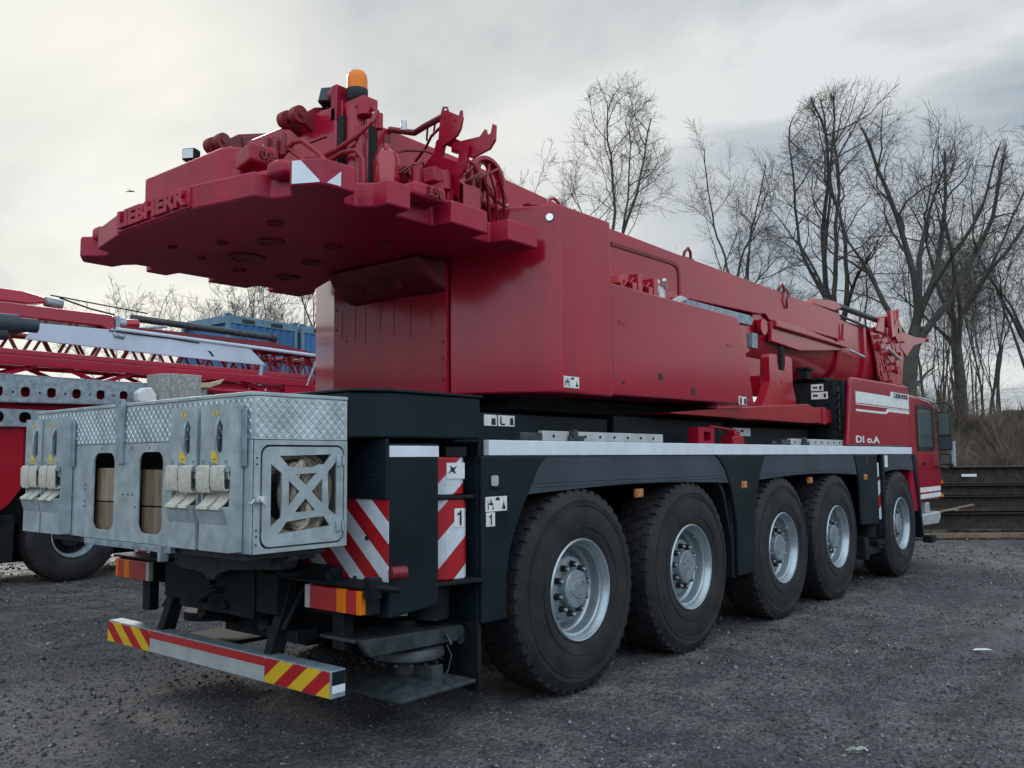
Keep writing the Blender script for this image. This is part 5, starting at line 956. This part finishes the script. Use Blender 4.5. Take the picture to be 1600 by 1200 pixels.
# unseen ring of ground added behind the camera to darken low reflections
aa = np.radians(np.linspace(84, 356, 240)); rr_ = np.linspace(42, 90, 26); AA, RR = np.meshgrid(aa, rr_, indexing='ij'); t_ = np.clip((RR-42)/7, 0, 1)*np.clip((np.degrees(AA)-84)/10, 0, 1)*np.clip((356-np.degrees(AA))/8, 0, 1)
PX_, PY_ = 3+RR*np.cos(AA), RR*np.sin(AA); PZ_ = t_*(5.2+1.6*vnoise(PX_*0.25,PY_*0.25,41)+1.2*vnoise(PX_,PY_,42)) - 0.1
I_ = np.arange(AA.size).reshape(AA.shape); q4b = np.stack([I_[:-1,:-1], I_[1:,:-1], I_[1:,1:], I_[:-1,1:]], -1).reshape(-1, 4)
tag(npmesh('unseen_ring_bank', np.stack([PX_, PY_, PZ_], -1).reshape(-1, 3), q4b, 'bankm'), None, kind='structure')
# brush: thin crossing stems and dry leaves
NB = 46000; uu = rs.uniform(1380, 1760, NB); dd_ = rs.uniform(21.2, 31, NB); ss = (uu-800)/1368.7*24.0
bx, by = CX+dd_*hx+ss*hy, CY+dd_*hy-ss*hx; bz = bank_h(dd_, uu)-0.1; clump = vnoise(bx*0.9, by*0.9, 31); L_ = rs.uniform(0.25, 1.0, NB)*(0.4+2.3*clump**2)*np.where(rs.uniform(0,1,NB)<0.04, 2.0, 1.0); th = rs.uniform(0, 2*PI, NB); tilt = rs.uniform(0.25, 1.5, NB)
dirv = np.stack([np.cos(th)*np.sin(tilt), np.sin(th)*np.sin(tilt), np.cos(tilt)], -1); P0 = np.stack([bx, by, bz], -1); wv = np.cross(dirv, np.array([hx, hy, 0.0])); wv /= np.linalg.norm(wv, axis=1)[:,None]+1e-6; wd = rs.uniform(0.004, 0.012, NB)[:,None]
dep = np.array([hx, hy, 0.0])*0.008
Vb = np.stack([P0-wv*wd, P0+wv*wd, P0+dep, P0+dirv*L_[:,None]*0.55+np.array([0,0,0.05]), P0+dirv*L_[:,None]], 1)
Fb = (np.arange(NB)[:,None,None]*5+np.array([[0,1,3],[1,2,3],[2,0,3],[0,1,4],[1,2,4]])[None]).reshape(-1,3)
tag(npmesh('undergrowth', Vb.reshape(-1,3), Fb, 'brush', False), 'tangled dead brown brush covering the bank behind the steel beams', 'brush', kind='stuff')
NG = 5200; uu = rs.uniform(1425, 1640, NG); dd_ = rs.uniform(16.6, 19.6, NG); ss = (uu-800)/1368.7*dd_
gx, gy = CX+dd_*hx+ss*hy, CY+dd_*hy-ss*hx; kp = vnoise(gx*1.6, gy*1.6, 51) > 0.52; gx, gy = gx[kp], gy[kp]; NG = len(gx); P0 = np.stack([gx, gy, np.full(NG, -0.01)], -1); th = rs.uniform(0, 2*PI, NG); tl = rs.uniform(0.2, 1.3, NG); gl_ = rs.uniform(0.03, 0.14, NG)
dv_ = np.stack([np.cos(th)*np.sin(tl), np.sin(th)*np.sin(tl), np.cos(tl)], -1); wv = np.stack([-np.sin(th), np.cos(th), 0*th], -1)*0.004
Vg = np.stack([P0-wv, P0+wv, P0+dv_*gl_[:,None]*0.6+np.array([0,0,0.01]), P0+dv_*gl_[:,None]], 1); Fg = (np.arange(NG)[:,None,None]*4+np.array([[0,1,2],[2,1,3]])[None]).reshape(-1,3)
tag(npmesh('dry_grass', Vg.reshape(-1,3), Fg, 'straw', False), 'dry straw-coloured grass along the foot of the steel beams', 'grass', kind='stuff')
# ================================================================== STEEL BEAM STACK at the right
ex, ey = 0.57, -0.82; exn = math.hypot(ex, ey); ex, ey = ex/exn, ey/exn
def beamstack():
    o0 = Vector((13.1, 0.75, 0)); uX = Vector((0.6395, -0.7688, 0)); vY = Vector((0.7688, 0.6395, 0))
    rows = [(0.12, 0.32, -0.3, 'bottom dark steel beam of the stack at the right edge'), (0.52, 0.26, -0.1, 'dark steel beam third from the top of the stack, on short posts'), (0.80, 0.20, 0.0, 'dark steel beam second from the top of the stack, with a dent of light'), (1.02, 0.34, -0.2, 'topmost dark steel beam of the stack, with a small white tag')]
    for k, (z, hh, sx, lb) in enumerate(rows):
        b = B(); T = Matrix(((uX.x, vY.x, 0, o0.x), (uX.y, vY.y, 0, o0.y), (0, 0, 1, 0), (0, 0, 0, 1))); b.T = T; w_ = 0.30; tk = 0.022
        b.box(sx, 12, 0, w_, z+hh-tk, z+hh); b.box(sx, 12, 0, w_, z, z+tk); b.box(sx, 12, w_/2-0.01, w_/2+0.01, z+tk, z+hh-tk)
        b.box(sx, 12, 0.45, 0.45+w_, z+hh-tk, z+hh); b.box(sx, 12, 0.45, 0.45+w_, z, z+tk); b.box(sx, 12, 0.59, 0.61, z+tk, z+hh-tk)
        bo = put('steel_beam', b, 'rust', None, 0.004); tag(bo, lb, 'steel beam', 'steel beams stacked at the right')
        if k == 3:
            b = B(); b.T = T; b.box(1.75, 2.05, -0.006, -0.002, z+0.14-0.0, z+0.19); put('tag', b, 'label', bo)
            b = B(); b.T = T
    for x in (0.9, 4.2, 7.5):
        b = B(); b.T = T; b.box(x, x+0.12, 0.05, 0.75, 0.445, 0.515); b.box(x+0.02, x+0.10, 0.1, 0.7, 0.03, 0.115)
        tag(put('timber_spacer', b, 'wood'), 'timber spacer between the dark steel beams', 'spacer', 'timber spacers in the beam stack')
    b = B(); b.T = T; b.box(0.35, 6, -0.75, -0.55, 0.02, 0.10); tag(put('plank', b, 'wood', None, 0.004), 'long weathered plank lying on the ground before the steel beams', 'plank')
    b = B(); b.T = T; b.prism([(0.75,0.36),(1.9,0.60),(1.9,0.625),(0.75,0.385)], 'y', -0.12, -0.05); tag(put('plank', b, 'wood2'), 'thin pale slat leaning across the steel beams', 'plank')
beamstack()
q = spot(1487, 20.2); b = B(); b.cyl((q[0],q[1],0.0),(q[0],q[1],hgt(702,20.2)),0.045,n=12); b.cyl((q[0],q[1],hgt(702,20.2)),(q[0],q[1],hgt(698,20.2)),0.055,n=12)
tag(put('fence_post', b, 'galvold'), 'single pale grey metal fence post between the cab and the brushy bank', 'fence post')
# ================================================================== LEFT BACKGROUND: second machine and stacked parts (parallel to the crane)
YL = 7.26
T2 = emp('red_truck_crane', (0, YL+1.3, 0)); tag(T2, 'red truck crane parked at the left edge, its wheel showing under the galvanised box', 'truck crane')
w0 = emp('wheel', (0.40, YL, 0.61), T2)
b = B(); b.lathe([(0.30,0.02),(0.34,-0.01),(0.42,-0.02),(0.52,-0.015),(0.57,0.0),(0.605,0.03),(0.61,0.08),(0.61,0.30),(0.58,0.36),(0.30,0.36)], n=64)
for k in range(40):
    a = 2*PI*k/40; h = 0.06; vs = []
    for (r_, y_) in ((0.575,0.005),(0.615,0.03),(0.62,0.30),(0.58,0.36)):
        for g in (-h, h): vs.append((r_*math.cos(a+g), y_, r_*math.sin(a+g)))
    b.add(vs, [(0,1,3,2),(2,3,5,4),(4,5,7,6),(0,2,4,6),(1,7,5,3)])
put('tyre', b, 'rubber', w0, local=True)
b = B(); b.lathe([(0.295,0.03),(0.305,-0.005),(0.29,-0.012),(0.28,0.03),(0.262,0.05),(0.255,0.14)], n=48); put('rim', b, 'galvold', w0, local=True)
b = B(); b.lathe([(0.256,0.13),(0.22,0.19),(0.16,0.19),(0.15,0.10),(0,0.10)], n=48)
for k in range(8): a = 2*PI*k/8; b.cyl((0.2*math.cos(a),0.19,0.2*math.sin(a)),(0.2*math.cos(a),0.15,0.2*math.sin(a)),0.018,n=6)
put('hub', b, 'black', w0, local=True)
for x in (2.2, 3.9, 8.0): o = copytree(w0, T2); o.location = Vector((x, YL, 0.61)) - Vector((0, YL+1.3, 0))
b = B(); b.box(-3.2, 9, YL+0.4, YL+2.3, 0.75, 1.45); b.box(-3.0,9,YL+0.05,YL+0.4,1.30,1.45); b.box(-3.4,-0.30,YL+0.15,YL+0.5,0.30,0.92); b.box(-3.4,9,YL+0.9,YL+1.9,0.22,0.745); b.box(1.1,1.5,YL+0.1,YL+0.4,0.6,1.3); put('chassis', b, 'black', T2, 0.02)  # lowest full-length box added to darken the pale gap under the truck
b = B(); b.prism([(-3.4,0.70),(-0.62,0.93),(-0.46,1.05),(-0.31,1.25),(-0.30,2.02),(-0.34,2.05),(-3.4,2.05)], 'y', YL-0.02, YL+0.9); b.box(-0.62,-0.614,YL-0.025,YL-0.018,0.95,2.0); put('body', b, 'redbright', T2, 0.03)
b = B(); b.box(-0.28, 9.5, YL+0.25, YL+2.1, 1.46, 2.18); b.box(-0.9, 0.05, YL+0.15, YL+0.4, 1.5, 2.26); b.box(-3.4, 2.4, YL+0.02, YL+0.9, 2.27, 2.66); b.box(2.50, 8.5, YL+0.05, YL+1.4, 2.19, 2.79); b.box(3.72,9.5,YL-0.05,YL+0.045,2.1,2.86); put('superstructure', b, 'red', T2, 0.02)
b = B()
for (xa, xb) in ((3.08,3.42),): b.add([(xa,YL+0.045,2.60),(xa,YL+0.045,2.78),(xa+0.10,YL+0.045,2.68),((xa+xb)/2,YL+0.045,2.62),(xb-0.10,YL+0.045,2.68),(xb,YL+0.045,2.78),(xb,YL+0.045,2.60)],[(0,1,2,3),(0,3,6),(3,4,5,6)])
put('white_marking', b, 'label', T2)
b = B()
for k in range(12): b.tube([(-0.55+0.07*k,YL+0.1,2.18+0.05*((k*5)%3)),(-0.5+0.07*k,YL+0.02,2.26),(-0.42+0.07*k,YL+0.1,2.17)],0.035,7)
put('cable_bundle', b, 'ink', T2)
# perforated galvanised beam
b = B(); hl = []
x = -3.0
while x < 2.05: hl.append(rrect(x, x+0.115, 2.44+0.012*x, 2.57+0.012*x, 0.045)); hl.append(circ(x+0.235, 2.50+0.012*x, 0.016, 8)); x += 0.325
plate(b, [(-3.4,2.32),(2.25,2.42),(2.25,2.69),(-3.4,2.73)], hl, XZ(YL-0.12), 0.012)
b.prism([(-3.4,2.733),(2.25,2.693),(2.25,2.705),(-3.4,2.745)],'y',YL-0.12,YL+0.1); b.prism([(-3.4,2.307),(2.25,2.407),(2.25,2.419),(-3.4,2.319)],'y',YL-0.12,YL+0.1)
tag(put('perforated_beam', b, 'galvold', None, 0.002), 'galvanised beam with a row of rounded holes, stacked at the left edge', 'beam')
b = B(); hl = []; x = -3.0
while x < 0.1: hl.append(rrect(x, x+0.145, 2.10, 2.24, 0.055)); x += 0.325
plate(b, [(-3.4,2.02),(0.3,2.06),(0.3,2.27),(-3.4,2.295)], hl, XZ(YL-0.10), 0.012)
tag(put('perforated_beam', b, 'galvold', None, 0.002), 'lower and shorter perforated beam under the long one at the left edge', 'beam')
# lattice sections (red tubes)
def lattice(x0, x1, y0, y1, za, zb, rc, rb, n, m, label, slope=0.0, tops=True):
    b = B(); z = lambda x, q: q + slope*(x-x0)
    for y in (y0, y1):
        b.cyl((x0,y,z(x0,za)),(x1,y,z(x1,za)),rc,n=10)
        if tops: b.cyl((x0,y,z(x0,zb)),(x1,y,z(x1,zb)),rc,n=10)
    for k in range(n):
        xa, xb = x0+(x1-x0)*k/n, x0+(x1-x0)*(k+1)/n; xm = (xa+xb)/2
        for y in (y0, y1): b.cyl((xa,y,z(xa,za)),(xm,y,z(xm,zb)),rb,n=6); b.cyl((xm,y,z(xm,zb)),(xb,y,z(xb,za)),rb,n=6)
        b.cyl((xa,y0,z(xa,za)),(xb,y1,z(xb,za)),rb*0.8,n=6); b.cyl((xm,y0,z(xm,zb)),(xm,y1,z(xm,zb)),rb*0.8,n=6)
    return tag(put('lattice_section', b, m), label, 'lattice boom')
lattice(-3.4, 5.6, YL+0.35, YL+1.35, 3.00, 3.42, 0.045, 0.022, 20, 'reddark', 'upper red lattice boom section lying on the truck crane under the pale panel')
lattice(3.0, 8.5, YL+0.5, YL+1.5, 2.95, 3.45, 0.03, 0.018, 16, 'red', 'red lattice section with crossing bars next to the crane tail housing')
lattice(-3.4, 3.4, YL+0.0, YL+0.9, 2.68, 2.93, 0.05, 0.03, 5, 'red', 'lower red lattice section resting on the perforated beam')
b = B(); b.prism([(-3.4,2.86),(4.3,2.83),(4.3,2.95),(-3.4,3.00)], 'y', YL-0.06, YL+0.02); b.prism([(-3.4,3.01),(4.3,2.965),(4.3,3.04),(-3.4,3.08)], 'y', YL+0.0, YL+0.1); tag(put('red_rail', b, 'red', None, 0.01), 'long red box rail running below the lattice section at the left', 'rail')
b = B(); b.prism([(-0.30,3.21),(-0.17,3.44),(0.9,3.46),(3.06,3.44),(3.42,3.145),(1.9,3.16)], 'y', YL+0.05, YL+0.09); b.cyl((0.9,YL+0.05,3.475),(5.5,YL+0.05,3.37),0.03,n=10)
tp = tag(put('sheet_panel', b, 'tarp', None, 0.006), 'long white-blue sheet metal panel lying on the red lattice section', 'panel')
b = B(); b.prism([(2.35,3.30),(2.40,3.29),(2.46,3.22),(2.43,3.21)],'y',YL+0.044,YL+0.048); b.tube([(0.8,YL+0.04,3.445),(1.2,YL+0.035,3.43),(1.7,YL+0.04,3.425),(2.2,YL+0.04,3.40)],0.008,5); put('scratch', b, 'void', tp)
b = B(); b.prism([(-3.4,3.50),(0.72,3.50),(0.84,3.44),(0.92,3.46),(0.90,3.66),(0.84,3.68),(-3.4,3.68)], 'y', YL+0.1, YL+0.5); b.prism([(-3.4,3.72),(-0.1,3.76),(0.12,3.80),(0.12,3.88),(-0.15,3.93),(-3.4,3.96)], 'y', YL+0.5, YL+0.9)
bs = tag(put('red_boom', b, 'red', None, 0.02), 'red folded boom with a grey end fitting lying above the pale panel', 'boom')
b = B(); b.box(0.93,1.0,YL+0.12,YL+0.45,3.45,3.68); b.cyl((1.0,YL+0.3,3.60),(1.14,YL+0.3,3.60),0.09,n=18); b.tube([(0.86,YL+0.1,3.47),(0.9,YL+0.05,3.38),(1.0,YL+0.05,3.37),(1.05,YL+0.1,3.45)],0.04,8); b.cyl((0.15,YL+0.6,3.84),(0.38,YL+0.6,3.82),0.07,n=14); b.cyl((1.1,YL+0.2,3.50),(1.75,YL+0.2,3.62),0.02,n=8)
put('end_fitting', b, 'galvold', bs, 0.01)
b = B(); b.cyl((1.15,YL+0.3,3.60),(1.34,YL+0.3,3.62),0.075,n=16); put('red_cap', b, 'redbright', bs)
b = B(); b.cyl((0.2,YL+0.55,3.93),(1.5,YL+0.3,3.80),0.010,n=8); b.tube([(0.3,YL+0.5,3.90),(0.7,YL+0.4,3.78),(1.0,YL+0.3,3.72)],0.012,6); put('steel_cable', b, 'black', bs)
b = B(); b.prism([(0.9,3.55),(3.6,3.56),(4.9,3.40),(4.9,3.36),(0.9,3.48)],'y',YL+0.15,YL+0.2); tag(put('red_rail', b, 'reddark'), 'dark red rail behind the pale panel, just below the long dark pipe', 'rail')
b = B(); b.cyl((1.35,YL+0.5,3.74),(3.85,YL+0.5,3.69),0.055,n=16); b.cyl((3.80,YL+0.5,3.69),(3.90,YL+0.5,3.685),0.075,n=16); tag(put('dark_pipe', b, 'steel'), 'long dark grey-green pipe lying in front of the blue containers', 'pipe')
b = B(); b.cyl((-1.6,YL-1.2,3.19),(-0.88,YL-1.2,3.21),0.115,n=24); b.cyl((-0.87,YL-1.2,3.21),(-0.66,YL-1.2,3.215),0.085,n=24); b.cyl((-1.6,YL-1.2,3.04),(-1.0,YL-1.2,3.09),0.08,n=18)
xt = put('exhaust_silencer', b, 'fender', T2, 0.01); xt['label'] = 'grey-green tube end with a round opening'
b = B(); b.cyl((-0.659,YL-1.2,3.215),(-0.655,YL-1.2,3.215),0.062,n=24); put('tube_opening', b, 'ink', xt)
# concrete-like block and scrap timber on the galvanised box lid
q0 = Vector((-2.05, 0.62, 1.926))
b = B(); b.box(1.46,1.93,YL-0.5,YL-0.1,2.42,2.845); b.box(1.30,1.455,YL-0.5,YL-0.1,2.42,2.835); tag(put('rough_block', b, 'concrete', None, 0.008), 'rough grey square block standing just beyond the lid of the galvanised box', 'block')
b = B(); b.prism([(2.0,2.76),(2.25,2.775),(2.50,2.85),(2.43,2.77),(2.25,2.70),(2.0,2.68)],'y',YL-0.2,YL-0.13); tag(put('timber_offcut', b, 'palewood', None, 0.004), 'pale split timber pointing right beside the rough grey block', 'timber')
b = B(); b.prism([(1.02,2.42),(1.0,2.55),(1.08,2.62),(1.2,2.63),(1.28,2.52),(1.28,2.42)],'y',YL-0.45,YL-0.3); tag(put('pale_rag', b, 'label', None, 0.02), 'crumpled pale rag left of the rough grey block', 'rag')
b = B(); b.prism([(2.0,2.40),(2.8,2.42),(2.8,2.48),(2.0,2.46)],'y',YL-0.2,YL-0.0); tag(put('grey_beam', b, 'galvold', None, 0.004), 'short grey beam end right of the rough block', 'beam')
b = B(); b.tube([(3.25,YL+0.0,2.8),(3.30,YL+0.0,3.15)],0.035,8); b.tube([(4.15,YL-0.05,2.85),(4.45,YL-0.05,3.50)],0.02,8); tag(put('steel_prop', b, 'galvold'), 'thin pale steel props leaning on the lattice by the tail housing', 'prop')
# blue containers
def container(u0, u1, D0, D1, vt, label):
    A = Vector(spot(u0, D0)); Bq = Vector(spot(u1, D1)); dv = (Bq-A); L0 = dv.length; dv.normalize(); nv = Vector((-dv.y, dv.x, 0)); H = hgt(vt, D0); T = Matrix(((dv.x, nv.x, 0, A.x), (dv.y, nv.y, 0, A.y), (0, 0, 1, 0), (0, 0, 0, 1)))
    r_ = emp('blue_container', A); tag(r_, label, 'container', 'blue containers at the back left'); b = B(); b.T = T
    n = int(L0/0.28)
    pts = []
    for k in range(n): x = 0.12+k*(L0-0.24)/n; s_ = (L0-0.24)/n; pts += [(x,0.05),(x+s_*0.35,0.05),(x+s_*0.5,0.02),(x+s_*0.85,0.02)]
    pts += [(L0-0.12,0.05),(L0-0.12,2.4),(0.12,2.4)]
    b.prism(pts, 'z', 0.15, H-0.15); b.box(0.05,L0-0.05,0.05,2.4,H-0.06,H-0.03); put('wall', b, 'blue', r_)
    b = B(); b.T = T
    for x in (0, L0-0.12): b.box(x,x+0.12,-0.0,0.12,0,H); b.box(x,x+0.12,2.33,2.45,0,H)
    b.box(0.121,L0-0.121,0,0.08,H-0.24,H-0.005); b.box(0.121,L0-0.121,0,0.08,0.0,0.15); b.box(0,0.12,0.121,2.32,H-0.24,H-0.005); b.box(-0.02,0.14,-0.02,0.14,H+0.001,H+0.06); b.box(L0-0.14,L0+0.02,-0.02,0.14,H+0.001,H+0.06)
    put('frame', b, 'bluegrey', r_, 0.01)
    b = B(); b.T = T
    for x in (L0*0.2, L0*0.6): b.box(x,x+0.45,-0.006,-0.002,H-0.20,H-0.08)
    put('vent', b, 'ink', r_)
container(352, 463, 26, 28.1, 489, 'blue container nearest the red boom, its corner post showing')
container(469, 560, 28.25, 29.9, 507.5, 'blue container beside the tail housing, farther right')
# small things
q = Vector(spot(1311, 4.88)); b = B(); r3_ = random.Random(9)
vs = [(q.x+r3_.uniform(-0.03,0.03)+0.022*i*0.64, q.y+r3_.uniform(-0.02,0.02)-0.022*i*0.77, 0.004+r3_.uniform(0,0.022)) for i in range(-2, 4) for j in range(3)]
b.add(vs, [(i*3+j, i*3+j+1, i*3+j+4, i*3+j+3) for i in range(5) for j in range(2)]); tag(put('litter', b, 'concrete'), 'crumpled white scrap on the gravel near the bottom of the picture', 'litter')
q = Vector(spot(1515, 7.3)); b = B(); b.add([(q.x-0.06,q.y+0.06,0.004),(q.x+0.0,q.y-0.03,0.006),(q.x+0.05,q.y-0.07,0.004),(q.x+0.05,q.y-0.02,0.01),(q.x-0.01,q.y+0.05,0.01)],[(0,1,2,3,4)]); tag(put('litter', b, 'label'), 'small white scrap on the gravel at the right', 'litter')
q = Vector(spot(10, 9.0)); 
def pxray(u, v, D):
    F, R, U = Vector(FW), Vector(RT), Vector(UP); return Vector((CX,CY,CZ)) + (F + R*((u-800)/1368.7) + U*((600-v)/1368.7))*D
c0 = pxray(203, 299, 120); b = B(); b.cyl(c0+Vector((0.35,-0.43,0)), c0-Vector((0.35,-0.43,0.05)), 0.10, 0.05, n=8); b.add([c0+Vector((0.0,0,0.02)), c0+Vector((0.9,0.4,0.15)), c0+Vector((0.2,-0.15,0.05)), c0+Vector((-0.7,-0.6,0.12))], [(0,1,2),(0,2,3)]); tag(put('bird', b, 'black'), 'tiny dark bird flying in the sky at the upper left', 'bird')
